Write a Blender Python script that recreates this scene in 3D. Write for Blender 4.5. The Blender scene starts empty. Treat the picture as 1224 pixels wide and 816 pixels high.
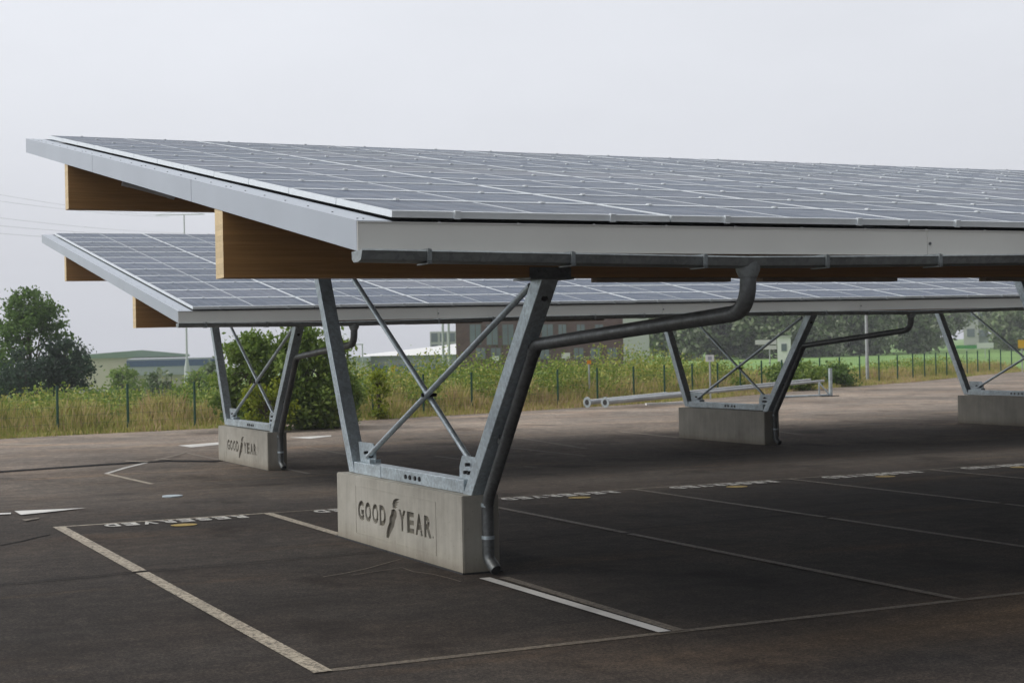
import bpy, bmesh, math, random
import numpy as np
from mathutils import Vector, Matrix, Euler

random.seed(7)
rng = np.random.default_rng(7)
R = math.radians
scene = bpy.context.scene
col = scene.collection

# ------------------------------------------------------------------ camera numbers
CAM = Vector((-3.0987, -17.8823, 1.9766))
EUL = Euler((1.5725, 0.0207, -0.4423), 'XYZ')
FPX = 1911.9                      # focal length in pixels of a 1224 px wide frame
CM = EUL.to_matrix()

def ray(u, v):
    return CM @ Vector(((u - 612) / FPX, (408 - v) / FPX, -1.0))
def G(u, v, z=0.0):               # point on the level z seen at picture position u, v
    d = ray(u, v); t = (z - CAM.z) / d.z
    return CAM + d * t
def A(u, D, z=None, v=None):      # point at distance D metres in the direction u
    d = ray(u, 408 if v is None else v)
    h = math.hypot(ray(u, 408).x, ray(u, 408).y)
    p = CAM + d * (D / h)
    if z is not None: p.z = z
    return p
def gz(x, y):                     # height of the paved lot: it drops slightly behind the first canopy
    t = min(1, max(0, (y - 2) / 6)); return -0.14 * t * t * (3 - 2 * t)

# ------------------------------------------------------------------ materials
def new_mat(name):
    m = bpy.data.materials.new(name); m.use_nodes = True
    nt = m.node_tree; b = nt.nodes['Principled BSDF']
    return m, nt, b
def N(nt, typ, **kw):
    n = nt.nodes.new(typ)
    for k, v in kw.items():
        if k.startswith('i_'):
            n.inputs[k[2:].replace('_', ' ')].default_value = v
        else: setattr(n, k, v)
    return n
def ramp(nt, src, stops):
    r = nt.nodes.new('ShaderNodeValToRGB'); cr = r.color_ramp
    while len(cr.elements) < len(stops): cr.elements.new(0.5)
    for e, (p, c) in zip(cr.elements, stops):
        e.position = p; e.color = (c[0], c[1], c[2], 1) if not isinstance(c, (int, float)) else (c, c, c, 1)
    nt.links.new(src, r.inputs[0]); return r.outputs[0]
def noise(nt, scale, detail=4, rough=.55, vec=None, sc=None):
    n = N(nt, 'ShaderNodeTexNoise'); n.inputs['Scale'].default_value = scale
    n.inputs['Detail'].default_value = detail; n.inputs['Roughness'].default_value = rough
    if vec is None:
        tc = N(nt, 'ShaderNodeTexCoord'); vec = tc.outputs['Object']
    if sc:
        mp = N(nt, 'ShaderNodeMapping'); mp.inputs['Scale'].default_value = sc
        nt.links.new(vec, mp.inputs[0]); vec = mp.outputs[0]
    nt.links.new(vec, n.inputs['Vector']); return n.outputs['Fac']
def mixc(nt, f, a, b, mode='MIX'):
    m = N(nt, 'ShaderNodeMix', data_type='RGBA', blend_type=mode)
    if isinstance(f, (int, float)): m.inputs[0].default_value = f
    else: nt.links.new(f, m.inputs[0])
    for i, c in ((6, a), (7, b)):
        if isinstance(c, (tuple, list)): m.inputs[i].default_value = (c[0], c[1], c[2], 1)
        else: nt.links.new(c, m.inputs[i])
    return m.outputs[2]
def bump(nt, b, h, strength=.3, dist=.01):
    n = N(nt, 'ShaderNodeBump'); n.inputs['Strength'].default_value = strength; n.inputs['Distance'].default_value = dist
    nt.links.new(h, n.inputs['Height']); nt.links.new(n.outputs[0], b.inputs['Normal'])
def plain(name, c, rough=.6, metal=0, var=.15, scale=3, bs=.0, spec=.5):
    m, nt, b = new_mat(name)
    n = noise(nt, scale, 5)
    lo = tuple(x * (1 - var) for x in c); hi = tuple(min(1, x * (1 + var)) for x in c)
    nt.links.new(ramp(nt, n, [(.3, lo), (.7, hi)]), b.inputs['Base Color'])
    b.inputs['Roughness'].default_value = rough; b.inputs['Metallic'].default_value = metal
    b.inputs['Specular IOR Level'].default_value = spec
    if bs: bump(nt, b, noise(nt, scale * 12, 4), bs)
    return m

M = {}
def mk_galv(name, c, rough=.42, metal=.75):
    m, nt, b = new_mat(name)
    tc = N(nt, 'ShaderNodeTexCoord')
    v = N(nt, 'ShaderNodeTexVoronoi'); v.inputs['Scale'].default_value = 38
    nt.links.new(tc.outputs['Object'], v.inputs['Vector'])
    g = N(nt, 'ShaderNodeSeparateColor'); nt.links.new(v.outputs['Color'], g.inputs[0])
    n1 = noise(nt, 2.2, 6, .65)
    a = ramp(nt, n1, [(.25, tuple(x * .68 for x in c)), (.5, c), (.75, tuple(min(1, x * 1.22) for x in c))])
    s = ramp(nt, g.outputs[0], [(0, (.82, .82, .82)), (1, (1.1, 1.1, 1.1))])
    nt.links.new(mixc(nt, 1.0, a, s, 'MULTIPLY'), b.inputs['Base Color'])
    b.inputs['Metallic'].default_value = metal
    rr = ramp(nt, noise(nt, 9, 5), [(.3, rough - .1), (.7, rough + .15)])
    nt.links.new(rr, b.inputs['Roughness'])
    return m
M['steel'] = mk_galv('galvanised_steel', (.54, .62, .66), .42, .5)
M['verge'] = plain('verge_sheet', (.40, .44, .49), .40, .3, .05, 1.2)
M['pipe'] = mk_galv('downpipe_zinc', (.17, .18, .18), .45, .7)
M['gutter'] = mk_galv('gutter_zinc', (.30, .33, .335), .45, .6)
M['alu'] = plain('aluminium_frame', (.70, .74, .76), .4, .2, .06, 5)
M['fascia'] = plain('fascia_sheet', (.74, .73, .68), .5, .0, .05, .9)
M['bolt'] = plain('dark_bolt', (.03, .03, .032), .5, .6)
M['rivet'] = plain('rivet_head', (.16, .165, .17), .5, .4)
M['deck'] = plain('deck_sheet', (.28, .29, .30), .6, .2)
M['lampw'] = plain('lamp_housing', (.60, .62, .63), .35)

# wood: glued laminated timber
def mk_wood(name, c1, c2, endg=False):
    m, nt, b = new_mat(name)
    tc = N(nt, 'ShaderNodeTexCoord')
    g1 = noise(nt, 5, 8, .7, tc.outputs['Object'], (.35, 6, 14))
    base = ramp(nt, g1, [(.25, c1), (.75, c2)])
    sp = N(nt, 'ShaderNodeSeparateXYZ'); nt.links.new(tc.outputs['Object'], sp.inputs[0])
    # laminations 40 mm thick, each with its own tint
    mu = N(nt, 'ShaderNodeMath', operation='MULTIPLY'); mu.inputs[1].default_value = 25; nt.links.new(sp.outputs[2], mu.inputs[0])
    fl = N(nt, 'ShaderNodeMath', operation='FLOOR'); nt.links.new(mu.outputs[0], fl.inputs[0])
    wn = N(nt, 'ShaderNodeTexWhiteNoise', noise_dimensions='1D'); nt.links.new(fl.outputs[0], wn.inputs['W'])
    tint = ramp(nt, wn.outputs['Value'], [(0, (.90, .89, .86)), (1, (1.08, 1.07, 1.04))])
    c = mixc(nt, 1.0, base, tint, 'MULTIPLY')
    fr = N(nt, 'ShaderNodeMath', operation='FRACT'); nt.links.new(mu.outputs[0], fr.inputs[0])
    ln = ramp(nt, fr.outputs[0], [(0, .78), (.05, 1.0), (1, 1.0)])
    c = mixc(nt, 1.0, c, ln, 'MULTIPLY')
    # knots
    vo = N(nt, 'ShaderNodeTexVoronoi'); vo.inputs['Scale'].default_value = 3.1
    mp = N(nt, 'ShaderNodeMapping'); mp.inputs['Scale'].default_value = (.8, 1, 1.9); nt.links.new(tc.outputs['Object'], mp.inputs[0]); nt.links.new(mp.outputs[0], vo.inputs['Vector'])
    kn = ramp(nt, vo.outputs['Distance'], [(.0, .22), (.055, .35), (.085, 1.0), (1, 1.0)])
    c = mixc(nt, 1.0, c, kn, 'MULTIPLY')
    nt.links.new(c, b.inputs['Base Color']); b.inputs['Roughness'].default_value = .55
    return m
M['wood'] = mk_wood('glulam_timber', (.29, .145, .042), (.50, .275, .095))
M['woodend'] = mk_wood('glulam_end_grain', (.58, .43, .22), (.78, .62, .38))

# concrete
m, nt, b = new_mat('cast_concrete')
c = ramp(nt, noise(nt, 1.6, 8, .65), [(.25, (.32, .30, .255)), (.5, (.45, .43, .37)), (.75, (.54, .52, .455))])
st = ramp(nt, noise(nt, 2.4, 5, .6, None, (5, 5, .5)), [(.35, .87), (.6, 1.0)])
c = mixc(nt, 1.0, c, st, 'MULTIPLY')
vo = N(nt, 'ShaderNodeTexVoronoi'); vo.inputs['Scale'].default_value = 22
tc = N(nt, 'ShaderNodeTexCoord'); nt.links.new(tc.outputs['Object'], vo.inputs['Vector'])
pit = ramp(nt, vo.outputs['Distance'], [(0, .35), (.09, .55), (.14, 1), (1, 1)])
c = mixc(nt, .65, c, pit, 'MULTIPLY')
sp = N(nt, 'ShaderNodeSeparateXYZ'); nt.links.new(tc.outputs['Object'], sp.inputs[0])
foot_tone = ramp(nt, sp.outputs[2], [(0, (.52, .47, .40)), (.10, (.9, .88, .84)), (.2, (1, 1, 1))])   # darker and browner towards the foot
c = mixc(nt, .8, c, foot_tone, 'MULTIPLY')
nt.links.new(c, b.inputs['Base Color']); b.inputs['Roughness'].default_value = .85
bump(nt, b, noise(nt, 60, 6), .25, .004); M['concrete'] = m
M['letter'] = plain('lettering_recess', (.14, .128, .10), .9, 0, .3, 9)  # tone painted dark for grime and for the shade inside the cut letters

def N_map(nt, v, a, b_):
    n = N(nt, 'ShaderNodeMapRange'); n.inputs[1].default_value = a; n.inputs[2].default_value = b_; nt.links.new(v, n.inputs[0]); return n.outputs[0]
# asphalt
def asphalt_nodes(nt):
    tc = N(nt, 'ShaderNodeTexCoord'); O = tc.outputs['Object']
    big = noise(nt, .22, 5, .6, O)
    c = ramp(nt, big, [(.28, (.028, .0255, .0235)), (.5, (.044, .0395, .036)), (.72, (.066, .058, .051))])
    streak = ramp(nt, noise(nt, 1.1, 6, .7, O, (.25, 1.9, 1)), [(.3, (.72, .72, .73)), (.55, (1.0, .99, .98)), (.75, (1.22, 1.18, 1.12))])
    c = mixc(nt, .85, c, streak, 'MULTIPLY')
    mot = ramp(nt, noise(nt, 5.5, 9, .78, O), [(.30, (.66, .66, .67)), (.5, (1, 1, 1)), (.70, (1.6, 1.54, 1.45))])
    c = mixc(nt, .95, c, mot, 'MULTIPLY')
    vp = N(nt, 'ShaderNodeTexVoronoi'); vp.inputs['Scale'].default_value = .33; nt.links.new(O, vp.inputs['Vector'])
    vs_ = N(nt, 'ShaderNodeSeparateColor'); nt.links.new(vp.outputs['Color'], vs_.inputs[0])
    c = mixc(nt, .5, c, ramp(nt, vs_.outputs[0], [(0, (.86, .86, .87)), (1, (1.14, 1.12, 1.1))]), 'MULTIPLY')
    agg = ramp(nt, noise(nt, 38, 6, .95, O), [(.36, (.28, .28, .29)), (.5, (1, 1, 1)), (.62, (2.6, 2.5, 2.35))])
    c = mixc(nt, .8, c, agg, 'MULTIPLY')
    red = ramp(nt, noise(nt, .5, 3, .5, O), [(.45, 0.0), (.62, 1.0)])
    c = mixc(nt, red, c, mixc(nt, 1.0, c, (1.04, .99, .95), 'MULTIPLY'))
    sp = N(nt, 'ShaderNodeSeparateXYZ'); nt.links.new(O, sp.inputs[0])
    # open-lane brightness painted in: colour rises from the shaded bays towards the fence
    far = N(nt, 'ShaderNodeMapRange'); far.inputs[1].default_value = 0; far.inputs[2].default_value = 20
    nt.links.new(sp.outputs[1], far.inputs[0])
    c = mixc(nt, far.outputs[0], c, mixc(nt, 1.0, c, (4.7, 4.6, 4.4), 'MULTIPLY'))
    # dark oily stains inside the bays
    oil = ramp(nt, noise(nt, .9, 4, .6, O, (1, .6, 1)), [(.56, 0.0), (.70, 1.0)])
    c = mixc(nt, oil, c, mixc(nt, 1.0, c, (.55, .54, .54), 'MULTIPLY'))
    # wind-blown grit gathered along the near end of the bays, and tyre tracks in the lanes
    ad = N(nt, 'ShaderNodeMath', operation='MULTIPLY_ADD'); ad.inputs[1].default_value = 1.5; nt.links.new(noise(nt, .6, 5, .6, O, (.4, 1.5, 1)), ad.inputs[0]); nt.links.new(sp.outputs[1], ad.inputs[2])
    gb = ramp(nt, N_map(nt, ad.outputs[0], -9.4, -7.0), [(0, 0), (.35, .8), (.5, .5), (1, 0)])
    gx = N(nt, 'ShaderNodeMath', operation='MULTIPLY'); nt.links.new(gb, gx.inputs[0]); nt.links.new(N_map(nt, sp.outputs[0], 1.0, 5.0), gx.inputs[1])
    c = mixc(nt, gx.outputs[0], c, mixc(nt, 1.0, c, (2.9, 2.2, 1.45), 'MULTIPLY'))
    sand = ramp(nt, noise(nt, .35, 5, .6, O, (.35, 2.2, 1)), [(.58, 0.0), (.72, .8)])
    c = mixc(nt, sand, c, mixc(nt, 1.0, c, (1.65, 1.4, 1.12), 'MULTIPLY'))
    return c, O
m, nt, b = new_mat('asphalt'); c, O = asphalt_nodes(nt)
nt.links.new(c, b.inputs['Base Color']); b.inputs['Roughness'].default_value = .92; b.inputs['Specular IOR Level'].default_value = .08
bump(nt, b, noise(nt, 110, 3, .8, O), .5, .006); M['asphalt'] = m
def mk_paint(name, pc, lo, hi, rough=.7):
    m, nt, b = new_mat(name); c, O = asphalt_nodes(nt)
    w = ramp(nt, noise(nt, 26, 8, .85, O), [(lo, 0.0), (hi, 1.0)])
    w2 = ramp(nt, noise(nt, 1.3, 4, .6, O), [(.3, .65), (.55, 1.0)])
    ww = N(nt, 'ShaderNodeMath', operation='MULTIPLY'); nt.links.new(w, ww.inputs[0]); nt.links.new(w2, ww.inputs[1])
    nt.links.new(mixc(nt, ww.outputs[0], c, pc), b.inputs['Base Color'])
    b.inputs['Roughness'].default_value = rough; b.inputs['Specular IOR Level'].default_value = .25
    return m
M['paint'] = mk_paint('road_paint_cream', (.50, .44, .34), .40, .55)
M['paintw'] = mk_paint('road_paint_white', (.62, .61, .58), .30, .42)
M['painto'] = mk_paint('road_paint_old', (.25, .21, .155), .40, .62)
M['paintl'] = mk_paint('road_paint_lettering', (.58, .57, .53), .36, .50)
M['painty'] = mk_paint('road_paint_yellow', (.42, .30, .08), .34, .5)
M['tar'] = plain('tar_seam', (.014, .014, .015), .9, spec=.05)

# solar glass : cells with a fine light grid
m, nt, b = new_mat('solar_glass')
tc = N(nt, 'ShaderNodeTexCoord'); sp = N(nt, 'ShaderNodeSeparateXYZ'); nt.links.new(tc.outputs['Object'], sp.inputs[0])
def gridline(axis, pitch, w, off=0):
    a = N(nt, 'ShaderNodeMath', operation='ADD'); a.inputs[1].default_value = 50 * pitch + off; nt.links.new(sp.outputs[axis], a.inputs[0])
    d = N(nt, 'ShaderNodeMath', operation='DIVIDE'); d.inputs[1].default_value = pitch; nt.links.new(a.outputs[0], d.inputs[0])
    f = N(nt, 'ShaderNodeMath', operation='FRACT'); nt.links.new(d.outputs[0], f.inputs[0])
    l = N(nt, 'ShaderNodeMath', operation='LESS_THAN'); l.inputs[1].default_value = w / pitch; nt.links.new(f.outputs[0], l.inputs[0])
    return l.outputs[0]
oi = N(nt, 'ShaderNodeObjectInfo')
gi = N(nt, 'ShaderNodeNewGeometry'); ar = N(nt, 'ShaderNodeMath', operation='ADD'); nt.links.new(oi.outputs['Random'], ar.inputs[0]); nt.links.new(gi.outputs['Random Per Island'], ar.inputs[1])
fr_ = N(nt, 'ShaderNodeMath', operation='FRACT'); nt.links.new(ar.outputs[0], fr_.inputs[0])
cell = ramp(nt, fr_.outputs[0], [(0, (.004, .018, .046)), (.5, (.010, .030, .070)), (.8, (.020, .040, .082)), (.9, (.05, .062, .098)), (1, (.06, .07, .10))])
cn = ramp(nt, noise(nt, 18, 4, .7), [(.3, .7), (.7, 1.35)])
cell = mixc(nt, 1.0, cell, cn, 'MULTIPLY')
g1 = gridline(0, .1525, .007, .0035); g2 = gridline(1, .1560, .007, .0035)
mx = N(nt, 'ShaderNodeMath', operation='MAXIMUM'); nt.links.new(g1, mx.inputs[0]); nt.links.new(g2, mx.inputs[1])
c = mixc(nt, mx.outputs[0], cell, (.17, .23, .31))
dust = ramp(nt, noise(nt, 2.2, 6, .7), [(.4, 0.0), (.75, .12)])
c = mixc(nt, dust, c, (.18, .175, .17))
nt.links.new(c, b.inputs['Base Color'])
b.inputs['Roughness'].default_value = .34
b.inputs['Specular IOR Level'].default_value = .14; b.inputs['Specular Tint'].default_value = (.66, .85, 1, 1)
rr = ramp(nt, noise(nt, 3, 5), [(.3, .28), (.7, .42)]); nt.links.new(rr, b.inputs['Roughness'])
M['glass'] = m

# foliage
def mk_leaf(name, cols, trans=.38, rough=.6, nscale=.5):
    m, nt, b = new_mat(name)
    geo = N(nt, 'ShaderNodeNewGeometry')
    n1 = noise(nt, nscale, 4, .6)
    ad = N(nt, 'ShaderNodeMath', operation='MULTIPLY_ADD'); ad.inputs[1].default_value = .45
    nt.links.new(geo.outputs['Random Per Island'], ad.inputs[0])
    mu = N(nt, 'ShaderNodeMath', operation='MULTIPLY'); mu.inputs[1].default_value = .75; nt.links.new(n1, mu.inputs[0]); nt.links.new(mu.outputs[0], ad.inputs[2])
    k = len(cols)
    c = ramp(nt, ad.outputs[0], [(.18 + .64 * i / (k - 1), cc) for i, cc in enumerate(cols)])
    nt.links.new(c, b.inputs['Base Color']); b.inputs['Roughness'].default_value = rough
    b.inputs['Specular IOR Level'].default_value = .25
    if trans:
        t = N(nt, 'ShaderNodeBsdfTranslucent'); nt.links.new(c, t.inputs[0])
        mix = N(nt, 'ShaderNodeMixShader'); mix.inputs[0].default_value = trans
        out = nt.nodes['Material Output']
        nt.links.new(b.outputs[0], mix.inputs[1]); nt.links.new(t.outputs[0], mix.inputs[2]); nt.links.new(mix.outputs[0], out.inputs[0])
    return m
M['leaf_dark'] = mk_leaf('leaves_dark', [(.045, .09, .022), (.09, .16, .035), (.16, .26, .06)])
M['leaf_mid'] = mk_leaf('leaves_mid', [(.055, .10, .02), (.11, .18, .032), (.18, .27, .05), (.28, .36, .09)])
M['leaf_yellow'] = mk_leaf('leaves_yellowish', [(.09, .13, .012), (.20, .26, .02), (.36, .40, .04)])
M['leaf_pine'] = mk_leaf('needles_blue_green', [(.02, .040, .028), (.04, .068, .045), (.06, .095, .06)])
M['leaf_far'] = mk_leaf('leaves_far', [(.05, .085, .035), (.10, .155, .055), (.17, .23, .095), (.40, .43, .30)], 0.1, nscale=.12)
M['grassb'] = mk_leaf('meadow_blades', [(.15, .21, .035), (.32, .36, .065), (.55, .50, .17), (.62, .46, .28)], .2, nscale=.16)
M['bramble'] = mk_leaf('bramble_leaves', [(.07, .125, .02), (.14, .22, .035), (.25, .34, .055), (.46, .42, .12)], .25, nscale=.2)
M['bark'] = plain('bark', (.09, .07, .05), .9, 0, .3, 8)
M['fieldg'] = plain('meadow_ground', (.17, .30, .07), .95, 0, .2, .05)
M['verge_g'] = plain('verge_soil', (.10, .10, .045), .95, 0, .3, 1.2)
M['green'] = plain('green_fence_paint', (.015, .075, .045), .5)
M['brick'] = None
m, nt, b = new_mat('brick_wall')
tc = N(nt, 'ShaderNodeTexCoord'); mp = N(nt, 'ShaderNodeMapping'); mp.inputs['Rotation'].default_value = (R(90), 0, 0); nt.links.new(tc.outputs['Object'], mp.inputs[0])
br = N(nt, 'ShaderNodeTexBrick'); br.inputs['Scale'].default_value = 1.6
br.inputs['Color1'].default_value = (.105, .058, .054, 1); br.inputs['Color2'].default_value = (.135, .075, .068, 1); br.inputs['Mortar'].default_value = (.10, .07, .065, 1)
nt.links.new(mp.outputs[0], br.inputs['Vector']); nt.links.new(br.outputs[0], b.inputs['Base Color']); b.inputs['Roughness'].default_value = .9
M['brick'] = m
M['cream'] = plain('cream_cladding', (.62, .58, .45), .7, 0, .06, .05)
M['greenroof'] = plain('green_roof_sheet', (.20, .30, .21), .6, 0, .08, .1)
M['lavender'] = plain('grey_cladding', (.38, .40, .44), .6, 0, .05, .05)
M['blue'] = plain('blue_band', (.05, .10, .22), .5)
M['beige'] = plain('beige_wall', (.42, .38, .30), .8, 0, .08, .1)
M['white'] = plain('white_paint', (.78, .78, .76), .5, 0, .04, .5)
M['greywall'] = plain('light_grey_render', (.50, .50, .49), .8, 0, .06, .2)
M['pane'] = plain('window_pane', (.17, .20, .23), .15, 0, .2, .4)
M['wframe'] = plain('dark_window_frame', (.10, .07, .065), .6)
M['paneb'] = plain('blue_glazing', (.16, .24, .34), .15, 0, .15, .2)
M['post'] = plain('grey_post', (.45, .47, .48), .5, .3)
M['mast'] = plain('mast_paint', (.50, .52, .54), .6, 0, .05, .3)
M['yellow'] = plain('yellow_plastic', (.75, .48, .03), .4)
M['petal'] = plain('yellow_petals', (.55, .45, .08), .6)
M['orange'] = plain('orange_plastic', (.80, .28, .02), .4)
M['gsign'] = plain('green_banner', (.10, .35, .12), .5)
M['timber'] = plain('old_timber', (.30, .24, .17), .85, 0, .2, 6)
M['darkmatte'] = plain('dark_matte', (.03, .03, .03), .8)
M['wire'] = plain('wire_grey', (.16, .17, .18), .5)

# ------------------------------------------------------------------ mesh helpers
class MB:
    def __init__(s): s.v = []; s.f = []; s.mi = []
    def add(s, vs, fs, mi=0):
        o = len(s.v); s.v += [tuple(v) for v in vs]
        s.f += [tuple(i + o for i in f) for f in fs]; s.mi += [mi] * len(fs); return s
    def box(s, x0, x1, y0, y1, z0, z1, mi=0):
        return s.add([(x, y, z) for z in (z0, z1) for y in (y0, y1) for x in (x0, x1)],
                     [(0, 2, 3, 1), (4, 5, 7, 6), (0, 1, 5, 4), (2, 6, 7, 3), (0, 4, 6, 2), (1, 3, 7, 5)], mi)
    def prism_x(s, yz, x0, x1, mi=0):           # polygon in the y-z plane extruded along x
        n = len(yz)
        return s.add([(x0, y, z) for y, z in yz] + [(x1, y, z) for y, z in yz],
                     [tuple(range(n))[::-1], tuple(range(n, 2 * n))] + [(i, (i + 1) % n, n + (i + 1) % n, n + i) for i in range(n)], mi)
    def prism_z(s, xy, z0, z1, mi=0):
        n = len(xy)
        return s.add([(x, y, z0) for x, y in xy] + [(x, y, z1) for x, y in xy],
                     [tuple(range(n))[::-1], tuple(range(n, 2 * n))] + [(i, (i + 1) % n, n + (i + 1) % n, n + i) for i in range(n)], mi)
    def tube(s, path, r, seg=12, mi=0, caps=True):
        path = [Vector(p) for p in path]; n = len(path)
        rs = r if isinstance(r, (list, tuple)) else [r] * n
        up = None; vs = []; fs = []
        for i, p in enumerate(path):
            t = (path[min(i + 1, n - 1)] - path[max(i - 1, 0)]).normalized()
            if up is None:
                up = Vector((0, 0, 1)) if abs(t.z) < .9 else Vector((1, 0, 0))
            a = t.cross(up).normalized(); up = a.cross(t).normalized()
            for k in range(seg):
                an = 2 * math.pi * k / seg
                vs.append(p + (a * math.cos(an) + up * math.sin(an)) * rs[i])
        for i in range(n - 1):
            for k in range(seg):
                fs.append((i * seg + k, i * seg + (k + 1) % seg, (i + 1) * seg + (k + 1) % seg, (i + 1) * seg + k))
        if caps: fs += [tuple(range(seg))[::-1], tuple(range((n - 1) * seg, n * seg))]
        return s.add(vs, fs, mi)
    def build(s, name, mats, parent=None, org=(0, 0, 0), smooth=False, bevel=0, g=None):
        ox, oy, oz = org
        vs = [(x - ox, y - oy, z - oz) for x, y, z in s.v]
        me = bpy.data.meshes.new(name); me.from_pydata(vs, [], s.f)
        if not isinstance(mats, (list, tuple)): mats = [mats]
        for m in mats: me.materials.append(m)
        me.polygons.foreach_set('material_index', s.mi)
        bm = bmesh.new(); bm.from_mesh(me); bmesh.ops.recalc_face_normals(bm, faces=bm.faces)
        bm.to_mesh(me); bm.free()
        if smooth:
            me.polygons.foreach_set('use_smooth', [True] * len(me.polygons))
            me.set_sharp_from_angle(angle=R(40))
        o = bpy.data.objects.new(name, me); col.objects.link(o)
        if parent: o.parent = parent
        else: o.location = org
        if bevel:
            b = o.modifiers.new('bevel', 'BEVEL'); b.width = bevel; b.segments = 2; b.limit_method = 'ANGLE'; b.angle_limit = R(50)
        return o

def tag(o, label=None, cat=None, group=None, kind=None):
    if label: o['label'] = label
    if cat: o['category'] = cat
    if group: o['group'] = group
    if kind: o['kind'] = kind
    return o
def empty(name, loc, rz=0):
    o = bpy.data.objects.new(name, None); col.objects.link(o); o.location = loc; o.rotation_euler = (0, 0, rz)
    o.empty_display_size = .3; return o
def arc(p0, p1, p2, r, n=6):      # rounded corner at p1
    p0, p1, p2 = Vector(p0), Vector(p1), Vector(p2)
    a = (p0 - p1).normalized(); b = (p2 - p1).normalized()
    s, e = p1 + a * r, p1 + b * r; out = []
    for i in range(n + 1):
        t = i / n; out.append(s * (1 - t) ** 2 + p1 * 2 * t * (1 - t) + e * t * t)
    return out

# ------------------------------------------------------------------ ground and its painted markings
def sheet(name, xs, ys, zf, mat):
    vs = [(x, y, zf(x, y)) for y in ys for x in xs]; nx = len(xs)
    fs = [(j * nx + i, j * nx + i + 1, (j + 1) * nx + i + 1, (j + 1) * nx + i) for j in range(len(ys) - 1) for i in range(nx - 1)]
    m = MB(); m.add(vs, fs); return m.build(name, mat)

FENCE = [(G(u, v, -.14).x, G(u, v, -.14).y) for u, v in [(-240, 535), (0, 523), (95, 518), (180, 514), (400, 503), (575, 493), (707, 485), (770, 481), (848, 475), (988, 463), (1085, 456), (1163, 448), (1260, 440)]]
def fence_y(x):
    for (a, b), (c, d) in zip(FENCE[:-1], FENCE[1:]):
        if a <= x <= c: return b + (d - b) * (x - a) / (c - a)
    if x < FENCE[0][0]: return FENCE[0][1]
    (a, b), (c, d) = FENCE[-2], FENCE[-1]
    return d + (d - b) / (c - a) * (x - c)
# the lot as one sheet, its far edge following the fence
xs = [-60, -40, -25, -15, -8] + [x * 1.0 for x in range(-5, 60)] + [65, 75, 90, 120]
m = MB(); ny = 30; vs = []
for x in xs:
    ye = fence_y(x) - .45 + .12 * math.sin(x * 2.1) + .08 * math.sin(x * 5.3)
    for j in range(ny + 1):
        y = -45 + (ye + 45) * (j / ny); vs.append((x, y, gz(x, y)))
m.add(vs, [(i * (ny + 1) + j, (i + 1) * (ny + 1) + j, (i + 1) * (ny + 1) + j + 1, i * (ny + 1) + j + 1) for i in range(len(xs) - 1) for j in range(ny)])
lot = m.build('ground', M['asphalt']); tag(lot, 'worn brown grey asphalt parking lot with painted bays', kind='structure')

def terr(x, y):                   # land beyond the fence: falls away to the left, a gentle field to the right
    d = max(0, y - fence_y(min(x, 60)))
    dx, dy = x - CAM.x, y - CAM.y
    u = math.atan2(dx, dy)        # bearing
    left = min(1, max(0, (0.42 - u) / .12)); left = left * left * (3 - 2 * left)
    t = min(1, max(0, (d - 8) / 70)); t = t * t * (3 - 2 * t)
    return -.17 - left * 6.5 * t + .0 * d
xs2 = [-300, -200, -140, -100, -75, -60, -40, -25, -15, -8] + list(range(-5, 62, 2)) + [65, 75, 90, 120, 160, 220, 300, 400, 550]
vs = []; ts = [0, 1, 2, 4, 7, 10, 15, 22, 30, 40, 55, 75, 100, 140, 200, 300, 420, 600]; m = MB()
for x in xs2:
    ye = fence_y(x) - .8
    for t in ts: vs.append((x, ye + t, terr(x, ye + t)))
n = len(ts)
m.add(vs, [(i * n + j, (i + 1) * n + j, (i + 1) * n + j + 1, i * n + j + 1) for i in range(len(xs2) - 1) for j in range(n - 1)])
field = m.build('field', M['fieldg']); tag(field, 'green meadow land beyond the fence', kind='structure')

def ribbon(pts, w, z=.004, taper=None):
    pts = [Vector((p[0], p[1], 0)) for p in pts]; m = MB()
    # subdivide so that it follows the ground
    q = []
    for a, b in zip(pts[:-1], pts[1:]):
        k = max(1, int((b - a).length / .5))
        q += [a.lerp(b, i / k) for i in range(k)]
    q.append(pts[-1]); vs = []
    for i, p in enumerate(q):
        t = (q[min(i + 1, len(q) - 1)] - q[max(0, i - 1)]).normalized(); nrm = Vector((-t.y, t.x, 0))
        ww = w if taper is None else w * taper(i / (len(q) - 1))
        for s in (-.5, .5):
            r = p + nrm * ww * s; vs.append((r.x, r.y, gz(r.x, r.y) + z))
    m.add(vs, [(2 * i, 2 * i + 1, 2 * i + 3, 2 * i + 2) for i in range(len(q) - 1)])
    return m
def line(pts, w, mat='painto', z=.004, name='parking_line', label=None):
    o = ribbon(pts, w, z).build(name, M[mat], lot)
    if label: o['label'] = label
    return o
YN, YF = -8.508, .80
line([(0, YF), (0, -3.42)], .13, 'paint', .008); line([(.0, -3.52), (0, YN - .05)], .12, 'paint', .008)
line([(2.45, YF), (2.45, -1.88)], .11, 'paint', .008)
line([(2.44, -5.55), (2.44, YN)], .10, 'paintw', .012, label='freshly painted white bay line')
line([(2.60, -5.6), (2.56, YN)], .09, 'painto', .008)
for k in range(2, 9): line([(2.5 * k, YF), (2.5 * k + .01, -3.42)], .085, 'painto', .008); line([(2.5 * k, -3.52), (2.5 * k, YN)], .085, 'painto', .008)
line([(-.06, YF + .045), (2.5, YF + .045)], .07, 'paint', .004); line([(2.5, YF + .045), (24, YF + .045)], .06, 'painto', .004); line([(-.06, YN - .01), (6, YN), (24, YN)], .08, 'painto', .004)
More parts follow.
